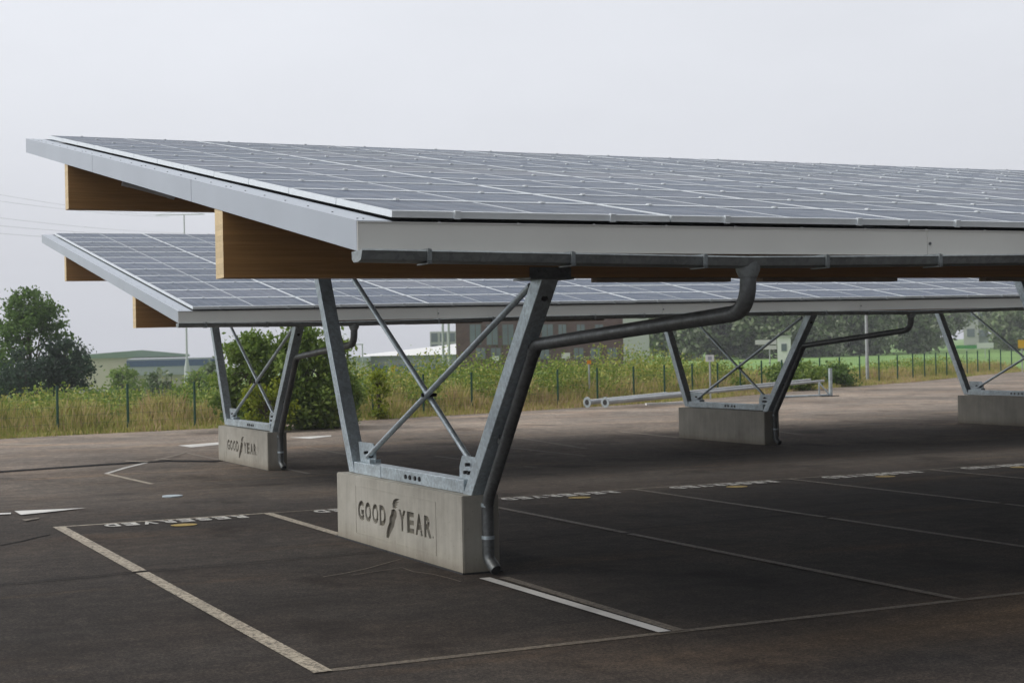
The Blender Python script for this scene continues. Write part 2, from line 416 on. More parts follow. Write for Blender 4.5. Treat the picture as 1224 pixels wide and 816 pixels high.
# tar seams and cracks
def wob(pts, a=.03, seed=1):
    r = random.Random(seed); out = []
    for p, q in zip(pts[:-1], pts[1:]):
        k = max(2, int((Vector(q) - Vector(p)).length / .25))
        for i in range(k):
            t = i / k; out.append((p[0] + (q[0] - p[0]) * t + r.uniform(-a, a), p[1] + (q[1] - p[1]) * t + r.uniform(-a, a)))
    out.append(pts[-1]); return out
line(wob([(-8, -3.9), (-1.2, -3.6), (0, -3.47), (3.7, -3.35), (7, -3.1), (14, -2.9), (22, -2.8)], .02), .022, 'tar', .014, 'crack')
def gl(u, v): p = G(u, v, -.14); return (p.x, p.y)
def g0(u, v): p = G(u, v, 0); return (p.x, p.y)
line([gl(-120, 571), gl(0, 564), gl(130, 555), gl(200, 551), gl(262, 551.5)], .34, 'tar', .010, 'tar_seam', 'broad black tar strip')
line(wob([g0(0, 652), g0(25, 647), g0(60, 639)], .01, 3), .03, 'tar', .006, 'crack')
line(wob([g0(420, 688), g0(480, 679), (2.2, -5.6)], .03, 5), .014, 'painto', .006, 'scratch')
line(wob([g0(385, 690), g0(440, 680), g0(480, 668)], .02, 6), .018, 'painto', .006, 'scratch')
# markings round the second row
L2 = [[(127, 566), (208, 584.5)], [(127, 566), (150, 559), (175, 553)], [(176, 553), (222, 541)], [(222, 541), (262, 549.5)],
      [(340, 560), (403, 573)], [(365, 534), (440, 548)], [(520, 545), (640, 560)], [(610, 535), (700, 545)], [(743, 516), (812, 523)], [(600, 520), (700, 536)],
      [(1050, 499), (1145, 502)], [(905, 512), (960, 520)]]
for i, l in enumerate(L2): line([gl(*p) for p in l], .09, 'paintw' if i == 1 else ('paint' if i in (0, 8, 10) else 'painto'), .006)
line([gl(0, 522.5 + 8), gl(60, 531)], .12, 'paint', .006); line([gl(1020, 476), gl(1060, 474)], .18, 'paint', .006); line([gl(1128, 474), gl(1150, 474)], .15, 'paint', .006)
line([gl(150, 551.5), gl(178, 552.5)], .10, 'paint', .016); line([gl(186, 549), (gl(203, 549.5))], .10, 'paint', .016)
def poly(pts, mat, name, z=.008, label=None):
    m = MB(); m.add([(x, y, gz(x, y) + z) for x, y in pts], [tuple(range(len(pts)))]); o = m.build(name, M[mat], lot)
    if label: o['label'] = label
    return o
poly([g0(17, 609.5), g0(25, 615.3), g0(60, 611.5), g0(103, 606.3)], 'paintw', 'arrow_head', .008, 'white triangular arrow head')
poly([g0(-60, 614.5), g0(13, 612.2), g0(13, 614), g0(-60, 617)], 'paintw', 'arrow_shaft')
poly([g0(26, 621), g0(30, 623), g0(47, 620), g0(47, 619)], 'painto', 'arrow_shaft')
poly([gl(213, 532.5), gl(228, 534.8), gl(262, 531.6), gl(262, 528.6)], 'paintw', 'arrow_head', .008, 'far white arrow head')
poly([gl(345, 523), gl(370, 524.5), gl(396, 521.5), gl(396, 520.3)], 'paintw', 'arrow_shaft', .008)
for k in range(0, 8):             # yellow dot in every front bay
    cx, cy = 2.5 * k + 1.27 + (.1 if k == 2 else 0), .14 + .03 * k
    poly([(cx + .15 * math.cos(a * math.pi / 10), cy + .13 * math.sin(a * math.pi / 10)) for a in range(20)], 'painty', 'yellow_dot', .008)
def text_mesh(body, w=None, h=None, ext=0, off=0.0):
    cu = bpy.data.curves.new('t', 'FONT'); cu.body = body; cu.size = 1; cu.extrude = ext; cu.offset = off; cu.resolution_u = 3
    o = bpy.data.objects.new('t', cu); col.objects.link(o)
    dg = bpy.context.evaluated_depsgraph_get(); me = bpy.data.meshes.new_from_object(o.evaluated_get(dg))
    bpy.data.objects.remove(o); bpy.data.curves.remove(cu)
    if ext:
        bm = bmesh.new(); bm.from_mesh(me); bmesh.ops.remove_doubles(bm, verts=bm.verts, dist=1e-5); bm.to_mesh(me); bm.free()
    x = [v.co.x for v in me.vertices]; y = [v.co.y for v in me.vertices]
    x0, x1, y0, y1 = min(x), max(x), min(y), max(y)
    for v in me.vertices:
        v.co.x = (v.co.x - x0) / (x1 - x0) * (w or (x1 - x0)); v.co.y = (v.co.y - y0) / (y1 - y0) * (h or (y1 - y0))
    return me
for k in range(0, 8):
    body = 'RESERVED'; me = bpy.data.meshes.new('reserved_lettering'); vs = []; fs = []
    w = 1.70; sp = w / 8
    for i, ch in enumerate(body):
        tm = text_mesh(ch, .165, .31, 0, .045)
        o = len(vs)
        vs += [(-(v.co.x + i * sp), -v.co.y, 0) for v in tm.vertices]; fs += [tuple(o + j for j in p.vertices) for p in tm.polygons]
        bpy.data.meshes.remove(tm)
    x1 = 2.5 * k + 2.12; y1 = .74
    m = MB(); m.add([(x + x1, y + y1, gz(x + x1, y + y1) + .010) for x, y, z in vs], fs); m.build('reserved_lettering', M['paintl'], lot)

# ------------------------------------------------------------------ solar carports
XE, Y0, Z0, T, Y1, Z1 = -.059, -9.474, 2.671, .158, 2.274, 4.594
SL = (Z1 - Z0) / (Y1 - Y0)
BX, BY, BL, BW, BH = 2.388, -5.225, 3.284, .349, .677
def zr(y): return Z0 + SL * (y - Y0)
PX, PY = 1.83, .955
# one module shared by every copy
def module_mesh(name='solar_panel', reps=((0, 0),)):
    m = MB()
    for rx, ry in reps:
        x0, x1 = rx * PX + .006, (rx + 1) * PX - .006
        ly = PY / math.cos(math.atan(SL)); y0, y1 = ry * ly + .006, (ry + 1) * ly - .006
        f = .034; fx = .014; h = .038
        m.box(x0, x1, y0, y0 + f, 0, h, 0); m.box(x0, x1, y1 - f, y1, 0, h, 0)
        m.box(x0, x0 + fx, y0 + f, y1 - f, 0, h, 0); m.box(x1 - fx, x1, y0 + f, y1 - f, 0, h, 0)
        m.add([(x0 + fx, y0 + f, h - .004), (x1 - fx, y0 + f, h - .004), (x1 - fx, y1 - f, h - .004), (x0 + fx, y1 - f, h - .004)], [(0, 1, 2, 3)], 1)
        xm = (x0 + x1) / 2; m.box(xm - .005, xm + .005, y0 + f, y1 - f, h - .006, h - .001, 0)
        for xx in (.22, .78):
            cx = x0 + (x1 - x0) * xx; m.box(cx - .014, cx + .014, y1 - .012, y1 + .02, h - .02, h + .009, 2)
            if ry == 0: m.box(cx - .018, cx + .018, y0 - .014, y0 + .01, -.004, h + .006, 0)
    return m
def shear(m, g, x0):
    m.v = [(x, y, z + g * (x - x0)) for x, y, z in m.v]; return m

LOFF = .05
def letters_on_block(dy=0):
    """logo word and winged foot, as a list of closed extruded pieces in block coordinates (far end is the start of the word)"""
    out = []
    def piece(me, s0, z0):
        # text x -> -y, text y -> z, extrude -> x
        vs = [(v.co.z, -(s0 + v.co.x), z0 + v.co.y) for v in me.vertices]
        out.append((vs, [tuple(p.vertices) for p in me.polygons]))
    for i, ch in enumerate('GOOD'): piece(text_mesh(ch, .172, .2, .02, LOFF), .0 + i * .205, .238)
    for i, ch in enumerate('YEAR'): piece(text_mesh(ch, .178, .2, .02, LOFF), 1.13 + i * .212, .238)
    foot = [(.84, .135), (.885, .135), (.945, .205), (1.005, .265), (1.03, .325), (1.06, .365), (1.06, .41), (1.01, .432), (.955, .415), (.945, .375), (.915, .345), (.905, .29), (.87, .24), (.845, .19)]
    wing = [(.985, .438), (1.03, .432), (1.075, .455), (1.045, .460), (1.095, .482), (1.055, .484), (1.115, .508), (1.06, .508), (1.13, .536), (1.05, .535), (1.0, .515), (.975, .475)]
    for pl in (foot, wing):
        mb = MB(); mb.prism_x([(-((a - .97) * 1.3 + .96), b) for a, b in pl], -.02, .02); out.append((mb.v, mb.f))
    mb = MB(); mb.box(-.02, .02, -1.985, -1.965, .245, .265); out.append((mb.v, mb.f))
    return out
LET = letters_on_block()
def footing(parent, org, ox, oy, oz, lettered):
    """cast block; the word is cut 14 mm into its long left face"""
    x0, x1, y0, y1 = BX + ox, BX + BW + ox, BY + oy, BY + BL + oy
    m = MB(); m.box(x0, x1, y0, y1, oz, oz + BH)
    blk = m.build('footing_block', M['concrete'], parent, org)
    bm = bmesh.new(); bm.from_mesh(blk.data)
    bmesh.ops.bevel(bm, geom=bm.edges[:], offset=.009, segments=2, affect='EDGES', clamp_overlap=True); bm.to_mesh(blk.data); bm.free()
    shadow_strip = MB(); shadow_strip.box(x0 - .012, x1 + .02, y0 - .01, y1 + .05, oz - .01, oz + .014); shadow_strip.build('contact_shadow_strip', M['darkmatte'], blk, org)  # dark strip stands in for the contact shadow and debris under the block
    if lettered:
        cut = MB(); inl = MB()
        ys = BY + BL + oy - .64
        for vs, fs in LET:
            # flush from 12 mm in front to 14 mm behind the face
            v2 = [(x0 + (-.03 if v[0] < 0 else .022), ys + v[1], oz + v[2]) for v in vs]; cut.add(v2, fs)
            v3 = [(x0 + (.0195 if v[0] < 0 else .0215), ys + v[1], oz + v[2]) for v in vs]; inl.add(v3, fs)
        co = cut.build('cutter', M['concrete'], parent, org)
        md = blk.modifiers.new('b', 'BOOLEAN'); md.object = co; md.operation = 'DIFFERENCE'; md.solver = 'EXACT'; md.use_self = True
        dg = bpy.context.evaluated_depsgraph_get(); me = bpy.data.meshes.new_from_object(blk.evaluated_get(dg))
        blk.modifiers.clear()
        if len(me.vertices) > 60: blk.data = me
        bpy.data.objects.remove(co)
        blk.data.name = 'footing_block'
        inl.build('lettering', M['letter'], blk, org)
        fr = MB()                 # shallow rectangular mould mark round the word
        a, b_, c_, d_ = ys + .06, ys - 2.05, oz + .10, oz + .58
        for y_0, y_1, z_0, z_1 in ((b_, a, d_ - .004, d_), (b_, a, c_, c_ + .004), (a - .004, a, c_, d_), (b_, b_ + .004, c_, d_)):
            fr.box(x0 - .003, x0 + .004, y_0, y_1, z_0, z_1)
        fr.build('mould_mark', M['concrete'], blk, org)
    return blk

def vframe(parent, org, ox, oy, oz, rise, pipe=True, outx=None, gyo=0):
    xa, xb = 2.49 + ox, 2.632 + ox; Y = oy; Z = oz
    beam = MB(); beam.box(xa, xb, -5.03 + Y, -2.20 + Y, .680 + Z, .797 + Z)
    bo = beam.build('support_frame', M['steel'], parent, org, bevel=.006)
    # near column, leaning out
    def P(poly): return [(y + Y, z + Z) for y, z in poly]
    zt = 2.49 + rise; zt2 = 3.50 + rise
    m = MB(); m.prism_x(P([(-5.185 - .0, .655), (-5.01, .655), (-5.01 - .796 * (zt - .655), zt), (-5.185 - .81 * (zt - .655), zt)]), xa - .003, xb + .003)
    m.build('column', M['steel'], bo, org, bevel=.006)
    m = MB(); m.prism_x(P([(-2.21, .683), (-2.055, .683), (-2.055 + .503 * (zt2 - .68), zt2), (-2.20 + .503 * (zt2 - .68), zt2)]), xa - .003, xb + .003)
    m.build('column', M['steel'], bo, org, bevel=.006)
    xm = (xa + xb) / 2
    m = MB(); m.tube([(xm - .028, -2.50 + Y, .86 + Z), (xm - .028, -6.36 + Y, 2.44 + rise + Z)], .027, 12); m.build('brace', M['steel'], bo, org, smooth=True)
    m = MB(); m.tube([(xm + .028, -5.10 + Y, .88 + Z), (xm + .028, -.80 + Y, 3.42 + rise + Z)], .027, 12); m.build('brace', M['steel'], bo, org, smooth=True)
    m = MB(); m.tube([(xm - .075, -4.10 + Y, 1.52 + Z), (xm + .075, -4.10 + Y, 1.52 + Z)], .018, 8); m.build('brace_bolt', M['bolt'], bo, org)
    # gusset plates standing on the beam in the corners
    m = MB(); m.prism_x(P([(-2.22, .80), (-2.66, .80), (-2.66, .92), (-2.60, 1.0), (-2.17, 1.0)]), xm - .006, xm + .006); m.box(xm - .06, xm + .06, -2.645 + Y, -2.635 + Y, .80 + Z, .84 + Z)
    m.build('gusset_plate', M['steel'], bo, org)
    m = MB(); m.prism_x(P([(-5.10, .80), (-4.80, .80), (-4.80, .90), (-4.86, 1.0), (-5.26, 1.0)]), xm - .006, xm + .006); m.build('gusset_plate', M['steel'], bo, org)
    for yy, zz in ((-2.50, .86), (-2.58, .87), (-2.44, .90), (-5.06, .86), (-4.98, .86), (-5.02, .93)):
        m = MB(); m.tube([(xm - .045, yy + Y, zz + Z), (xm + .02, yy + Y, zz + Z)], .016, 8); m.build('bolt', M['bolt'], bo, org)
    for yy in (-3.66, -3.77, -3.90, -4.01): m = MB(); m.tube([(xa - .012, yy + Y, .738 + Z), (xa + .01, yy + Y, .738 + Z)], .022, 8); m.build('bolt', M['bolt'], bo, org)
    m = MB(); yc_ = -5.185 - .81 * (zt - .15 - .655) + Y; m.tube([(xm, yc_ + .02, zt - .15 + Z), (xm, yc_ - .006, zt - .155 + Z)], .026, 12); m.build('bolt', M['bolt'], bo, org)  # dark disc drawn in place of the round hole near the column top
    m = MB(); m.box(xa - .004, xa + .002, -2.98 + Y, -2.90 + Y, .682 + Z, .795 + Z); m.build('weld_plate', M['steel'], bo, org)
    # shoes under the timber purlins
    for yc, zb, hw in ((-6.54, zt, .16), (-.55, zt2, .30)):
        m = MB(); m.box(xm - .19, xm + .19, yc - hw + Y, yc + hw + Y, zb - .012 + Z, zb + .004 + Z)
        if yc < -1:
            m.box(xm - .18, xm + .18, -6.668 + Y, -6.656 + Y, zb + .004 + Z, zb + .085 + Z); m.box(xm - .18, xm + .18, -6.436 + Y, -6.424 + Y, zb + .004 + Z, zb + .085 + Z)
            for dx in (-.15, -.10, .10, .15): m.tube([(xm + dx, -6.68 + Y, zb + .05 + Z), (xm + dx, -6.66 + Y, zb + .05 + Z)], .012, 8)
        m.build('purlin_shoe', M['pipe'], bo, org)
    if pipe:
        px = 2.60 + ox; o = outx
        gy = Y0 - .085 + gyo; gz0 = 2.45 + rise + Z
        yl = lambda z: -5.185 - .81 * (z - .655) - .055      # just outside the near column
        pts = [(o, gy, gz0)] + arc((o, gy, gz0), (o, gy, gz0 - .30), (px, yl(1.96) + Y, 1.96 + Z), .20) \
            + arc((o, gy, gz0 - .30), (px, yl(1.97) + Y, 1.97 + Z), (px, yl(.68) + Y, .68 + Z), .07) \
            + arc((px, yl(1.97) + Y, 1.97 + Z), (px, -5.285 + Y, .62 + Z), (px, -5.285 + Y, .2 + Z), .10) \
            + arc((px, -5.285 + Y, .62 + Z), (px, -5.285 + Y, .13 + Z), (px + .02, -5.42 + Y, .03 + Z), .05)
        pts += [(px + .018, -5.40 + Y, .045 + Z)]
        m = MB(); m.tube(pts, .052, 16); dp = m.build('downpipe', M['pipe'], parent, org, smooth=True)
        m = MB(); m.tube([(o, gy, gz0 + .03), (o, gy, gz0 - .05), (o, gy, gz0 - .09)], [.085, .075, .058], 16); m.build('outlet_funnel', M['gutter'], dp, org, smooth=True)
        for z in (.30, .58): m = MB(); m.tube([(px, -5.285 + Y, z + Z), (px, -5.285 + Y, z + .03 + Z)], .057, 16); m.build('pipe_collar', M['steel'], dp, org, smooth=True)
        for z in (1.90, 1.15):
            m = MB(); m.tube([(px, yl(z) + Y, z + Z), (px, yl(z + .04) + Y, z + .04 + Z)], .058, 16); m.build('pipe_collar', M['pipe'], dp, org, smooth=True)
        m = MB(); m.tube([(px + .018, -5.401 + Y, .044 + Z), (px + .0185, -5.404 + Y, .042 + Z)], .044, 14); m.build('pipe_mouth', M['darkmatte'], dp, org)
    return bo

def project(p):
    c = CM.transposed() @ (Vector(p) - CAM)
    if c.z > -.1: return None
    return 612 + FPX * c.x / -c.z, 408 - FPX * c.y / -c.z, -c.z

def carport(label, ox, oy, oz, g, nmod, blocks, lettered, outlets, rear=False, dys=(0, 0, 0, 0)):
    x0 = XE + ox; x1 = x0 + .20 + nmod * PX + .2
    org = (blocks[0] + BW / 2, -3.6 + oy, oz)
    root = empty('solar_carport', org); tag(root, label, 'solar carport', 'solar carports over the parking bays')
    def B(m, name, mat, par=root, **k): return shear(m, g, x0).build(name, mat, par, org, **k)
    ya, yb = Y0 + oy, Y1 + oy; Zr = lambda y: zr(y - oy) + oz
    def slab(y0, y1, xa, xb, dz0, dz1):
        m = MB(); m.prism_x([(y0, Zr(y0) + dz0), (y1, Zr(y1) + dz0), (y1, Zr(y1) + dz1), (y0, Zr(y0) + dz1)], xa, xb); return m
    # trapezoidal deck
    deck = slab(ya + .02, yb - .02, x0 + .02, x1 - .02, -.10, -.012)
    B(deck, 'roof_deck', M['deck'])
    # verge trim on the left end: upright sheet in three lengths with a flange on top
    m = MB()
    cuts = [ya, -5.79 + oy, -1.9 + oy, yb]
    for a, b_ in zip(cuts[:-1], cuts[1:]):
        a2, b2 = a + (.005 if a > ya else 0), b_ - (.005 if b_ < yb else 0)
        m.prism_x([(a2, Zr(a2) - T), (b2, Zr(b2) - T), (b2, Zr(b2) + .012), (a2, Zr(a2) + .012)], x0, x0 + .006)
    m.prism_x([(ya, Zr(ya) + .004), (yb, Zr(yb) + .004), (yb, Zr(yb) + .012), (ya, Zr(ya) + .012)], x0 + .006, x0 + .21)
    m.prism_x([(ya, Zr(ya) - T), (yb, Zr(yb) - T), (yb, Zr(yb) - T + .004), (ya, Zr(ya) - T + .004)], x0 + .006, x0 + .035)
    for cc in cuts[1:-1]: m.prism_x([(cc - .03, Zr(cc - .03) - T + .002), (cc + .03, Zr(cc + .03) - T + .002), (cc + .03, Zr(cc + .03) + .001), (cc - .03, Zr(cc - .03) + .001)], x0 + .008, x0 + .010, 1)
    nr = 26
    for i in range(nr):
        y = ya + .12 + (yb - ya - .3) * i / (nr - 1)
        for xx in ((.05, .085) if i % 6 == 0 else (.06,)):
            m.tube([(x0 + xx, y, Zr(y) + .011), (x0 + xx, y, Zr(y) + .016)], .006, 6, 1)
    vt = B(m, 'verge_trim', [M['verge'], M['rivet']])
    # front fascia in lengths
    m = MB(); x = x0 + .003; k = 0; fl = 4.0
    while x < x1 - .01:
        xe = min(x + fl, x1)
        m.box(x, xe - .004, ya - .008, ya, Z0 + oz - T, Z0 + oz); m.box(x, xe - .004, ya - .014, ya + .02, Z0 + oz + .001, Z0 + oz + .006)
        m.box(x, xe - .004, ya - .014, ya, Z0 + oz - T - .005, Z0 + oz - T - .001)
        x = xe
    x = x0 + .5
    while x < x1: m.tube([(x, ya, Z0 + oz + .005), (x, ya, Z0 + oz + .013)], .008, 6, 1); x += .5
    for kk in range(1, int((x1 - x0) / 4) + 1): m.tube([(x0 + kk * 4.0 + .02, ya - .016, Z0 + oz - .085), (x0 + kk * 4.0 + .02, ya - .006, Z0 + oz - .085)], .010, 8, 1)
    ff = B(m, 'front_fascia', [M['fascia'], M['rivet']])
    m = MB(); m.box(x0, x1, yb, yb + .008, Z1 + oz - T, Z1 + oz + .012); B(m, 'back_fascia', M['verge'])
    m = MB(); m.prism_x([(ya, Zr(ya) - T), (yb, Zr(yb) - T), (yb, Zr(yb) + .012), (ya, Zr(ya) + .012)], x1, x1 + .006); B(m, 'verge_trim', M['verge'])
    # purlins (glued laminated timber)
    for (py0, py1, zb) in ((-6.652, -6.440, 2.495), (-.500, -.318, 3.513)):
        m = MB(); a, b_ = py0 + oy, py1 + oy; z_ = zb + oz
        m.prism_x([(a, z_), (b_, z_), (b_, Zr(b_) - .105), (a, Zr(a) - .105)], x0 + .0065, x1)
        m.mi[0] = 1; m.mi[1] = 1
        m.mi = [1 if i < 2 else 0 for i in range(len(m.f))]
        B(m, 'purlin', [M['wood'], M['woodend']])
    # gutter: open channel along the low edge, falling a little to its outlets
    def zg(x):
        d = min(abs(x - o) for o in outlets) if outlets else 3
        return Z0 + oz - T - .008 - .030 * max(0, 1 - d / 2.6)
    prof = [(.000, .0), (-.004, -.045), (-.03, -.066), (-.09, -.066), (-.135, -.05), (-.148, -.02), (-.150, .004), (-.160, .010), (-.166, .0), (-.160, -.010), (-.154, -.03), (-.140, -.062), (-.092, -.076), (-.024, -.076), (.003, -.052), (.006, .0)]
    prof = [(a, b_ * .80 + .002) for a, b_ in prof]
    xs_ = [x0 - .03]
    while xs_[-1] < x1 - .3: xs_.append(xs_[-1] + .5)
    xs_.append(x1 + .02); m = MB(); vs = []
    for x in xs_:
        for py, pz in prof: vs.append((x, ya - .012 + py, zg(x) + pz))
    npf = len(prof); fs = [(i * npf + j, i * npf + (j + 1) % npf, (i + 1) * npf + (j + 1) % npf, (i + 1) * npf + j) for i in range(len(xs_) - 1) for j in range(npf)]
    m.add(vs, fs)
    capp = [(p[0], p[1]) for p in prof[6:16]]
    for xx in (x0 - .034, x1 + .02): m.prism_x([(ya - .012 + a, zg(xx) + b_) for a, b_ in capp], xx, xx + .004)
    gu = B(m, 'gutter', M['gutter'], smooth=True)
    x = x0 + .36; i = 0
    while x < min(x1, 20):
        m = MB(); z = zg(x)
        m.box(x - .012, x + .012, ya - .190, ya - .172, z - .055, z + .014); m.box(x - .012, x + .012, ya - .190, ya - .02, z - .068, z - .062); m.box(x - .012, x + .012, ya - .19, ya - .185, z - .066, z - .05)
        m.box(x - .008, x + .008, ya - .18, ya - .012, z + .012, z + .018)
        if i < 14: B(m, 'gutter_bracket', M['gutter'], gu)
        x += .9; i += 1
    # strip lights under the purlins
    for (xa, xb) in ((2.98, 4.25), (4.56, 5.98), (6.98, 8.4)):
        m = MB(); xa += ox; xb += ox; yc = -6.60 + oy; zt = 2.493 + oz
        m.box(xa, xb, yc - .05, yc + .05, zt - .035, zt - .002); sl = B(m, 'strip_light', M['timber'], bevel=.006)
    m = MB(); m.tube([(x0 + .62, -.60 + oy, 3.78 + oz), (x0 + 1.06, -.60 + oy, 3.67 + oz)], .032, 12)
    m.tube([(x0 + .56, -.60 + oy, 3.795 + oz), (x0 + .63, -.60 + oy, 3.777 + oz)], .036, 12); m.tube([(x0 + 1.05, -.60 + oy, 3.672 + oz), (x0 + 1.12, -.60 + oy, 3.655 + oz)], .036, 12)
    if not rear: B(m, 'tube_light', M['lampw'], smooth=True)
    # footings and steel
    for i, bx in enumerate(blocks):
        dxx = bx - BX
        yoff = oy + dys[i]
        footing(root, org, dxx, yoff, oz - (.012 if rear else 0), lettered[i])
        vframe(root, org, dxx, yoff, oz, g * (bx - x0), True, outlets[i], oy)
    # solar modules
    ly = PY / math.cos(math.atan(SL)); cand = []
    for i in range(nmod):
        for j in range(12):
            y = Y0 + .02 + oy + j * PY; x = x0 + .215 + i * PX
            z = Zr(y) + .030 + g * (x - x0)
            pr = project((x + PX / 2, y + PY / 2, z)); s = 0
            if pr:
                u, v, d = pr; s = 1000 / d ** 2
                if not (-60 < u < 1290): s *= .05
                if rear and v < 331 and u > 250: s *= .01
            cand.append((s, i, j, x, y, z))
    cand.sort(reverse=True); keep = cand[:100]; rest = cand[100:]
    first = None; rot = Euler((math.atan(SL), -math.atan(g), 0))
    me = None
    for s, i, j, x, y, z in keep:
        if me is None:
            o = module_mesh().build('solar_panel', [M['alu'], M['glass'], M['lampw']], root); me = o.data
        else:
            o = bpy.data.objects.new('solar_panel', me); col.objects.link(o); o.parent = root
        o.location = (x - org[0], y - org[1], z - org[2])
        o.rotation_euler = (rot.x + random.gauss(0, .0012), rot.y + random.gauss(0, .0012), 0)
    if rest:
        big = module_mesh(reps=[(i, j) for s, i, j, x, y, z in rest]).build('solar_panel_field', [M['alu'], M['glass'], M['lampw']], root)
        y = Y0 + .02 + oy; big.location = (x0 + .215 - org[0], y - org[1], Zr(y) + .030 - org[2]); big.rotation_euler = rot
        big['kind'] = 'stuff'
    return root

carport('nearer solar carport with grey fascia, its lettered concrete block standing in the foreground', 0, 0, 0, 0, 13, [BX, BX + 10, BX + 20], [1, 1, 1], [2.47, 12.5, 22.5])
carport('farther solar carport standing behind the foreground one, close to the fence and bushes', 2.43, 14.25, -.137, .006, 17, [4.96, 15.06, 23.02, 33.0], [1, 0, 0, 0], [4.99, 15.42, 24.9, 33.3], True, (.15, -.24, 0, 0))

# ------------------------------------------------------------------ foliage helpers
def leaf_mesh(name, centers, size, mat, parent=None, org=(0, 0, 0), up=0.0, aspect=1.6):
    """centers: (n,3) array, each becomes one leaf-like quad with a random attitude"""
    n = len(centers); d = rng.normal(size=(n, 3)); d[:, 2] += up; d /= np.linalg.norm(d, axis=1)[:, None]
    e = rng.normal(size=(n, 3)); e -= (e * d).sum(1)[:, None] * d; e /= np.linalg.norm(e, axis=1)[:, None]
    s = (size * rng.uniform(.6, 1.35, n))[:, None]
    a = d * s * aspect * .5; b = e * s * .5; c = np.asarray(centers) - np.array(org)
    V = np.stack([c - a, c + b * .9 - a * .1, c + a, c - b * .9 - a * .1], 1).reshape(-1, 3)
    me = bpy.data.meshes.new(name); me.vertices.add(4 * n); me.vertices.foreach_set('co', V.ravel().astype(np.float32))
    me.loops.add(4 * n); me.loops.foreach_set('vertex_index', np.arange(4 * n, dtype=np.int32))
    me.polygons.add(n); me.polygons.foreach_set('loop_start', np.arange(0, 4 * n, 4, dtype=np.int32)); me.polygons.foreach_set('loop_total', np.full(n, 4, dtype=np.int32))
    me.update(); me.materials.append(mat)
    o = bpy.data.objects.new(name, me); col.objects.link(o)
    if parent: o.parent = parent
    else: o.location = org
    return o
def crown_points(c, rx, ry, rz, nclump, nleaf, spread, shape='round', gap=.0):
    pts = []; cl = []
    for _ in range(nclump):
        d = rng.normal(size=3); d /= np.linalg.norm(d); r = rng.uniform(.35, 1.0) ** .6
        p = d * r
        if shape == 'cone':
            t = rng.uniform(0, 1) ** 1.3; p = np.array([math.cos(_ * 2.4) * (1 - t) * rng.uniform(.3, 1), math.sin(_ * 2.4) * (1 - t) * rng.uniform(.3, 1), 2 * t - 1])
        if shape == 'egg':
            k_ = 1.0 - .62 * ((p[2] + 1) / 2) ** 1.1; p = p * np.array([k_ * 1.15, k_ * 1.15, 1])
        q = np.array([c[0] + p[0] * rx, c[1] + p[1] * ry, c[2] + p[2] * rz]); cl.append(q)
        k = int(nleaf * rng.uniform(.5, 1.5)); sp = spread * rng.uniform(.6, 1.3)
        pts.append(q + rng.normal(size=(k, 3)) * np.array([sp, sp, sp * .65]))
    return np.concatenate(pts), cl
def tree(name, base, H, rx, rz, mat, label, cat='tree', nclump=70, nleaf=110, spread=None, size=.13, shape='round', lean=0, trunk_h=None, group=None, seed=0, czf=None):
    base = Vector(base); o = empty(name, base); tag(o, label, cat, group)
    cz = base.z + (H - rz if czf is None else czf)
    pts, cl = crown_points((base.x + lean, base.y, cz), rx, rx, rz, nclump, nleaf, spread or rx * .2, shape)
    pts = pts[pts[:, 2] > base.z + .05]
    leaf_mesh('crown', pts, size, mat, o, base)
    m = MB(); r = max(.05, H * .018)
    m.tube([base - Vector((0, 0, .3)), base + Vector((lean * .3, 0, H * .3)), base + Vector((lean * .7, .1, H * .6)), base + Vector((lean, 0, H * .88))], [r * 1.4, r, r * .6, r * .15], 8)
    for q in cl[::max(1, len(cl) // 16)]:
        z0 = base.z + H * rng.uniform(.2, .6); s = base + Vector((lean * .4, 0, z0 - base.z))
        m.tube([s, (s + Vector(q)) / 2 + Vector((0, 0, .05 * H)), Vector(q)], [r * .5, r * .3, r * .1], 5)
    m.build('trunk', M['bark'], o, base); return o

# ------------------------------------------------------------------ fence
def fence():
    pts = []; a = 0
    seg = [(Vector((FENCE[i][0], FENCE[i][1], 0)), Vector((FENCE[i + 1][0], FENCE[i + 1][1], 0))) for i in range(len(FENCE) - 1)]
    tot = sum((b - a).length for a, b in seg)
    def at(s):
        for a, b in seg:
            l = (b - a).length
            if s <= l: return a.lerp(b, s / l)
            s -= l
        return seg[-1][1]
    root = empty('mesh_fence', at(0)); org = tuple(at(0)); tag(root, 'low green wire mesh fence on green posts along the edge of the lot', 'fence')
    s = 0.6; ps = []
    while s < tot - .2: ps.append(at(s)); s += 1.9
    for p in ps:
        m = MB(); z = terr(p.x, p.y)
        m.tube([(p.x, p.y, z - .1), (p.x, p.y, z + 1.27)], .034, 8); m.tube([(p.x, p.y, z + 1.27), (p.x, p.y, z + 1.30)], .038, 8)
        m.build('fence_post', M['green'], root, org)
    m = MB()
    for p, q in zip(ps[:-1], ps[1:]):
        z0, z1 = terr(p.x, p.y), terr(q.x, q.y)
        for h in (.08, .3, .52, .74, .96, 1.18): m.tube([(p.x, p.y + .04, z0 + h), (q.x, q.y + .04, z1 + h)], .0035, 3, caps=False)
        k = 9
        for i in range(1, k): r = p.lerp(q, i / k); zz = z0 + (z1 - z0) * i / k; m.tube([(r.x, r.y + .045, zz + .05), (r.x, r.y + .045, zz + 1.2)], .0025, 3, caps=False)
    m.build('wire_mesh', M['green'], root, org)
fence()

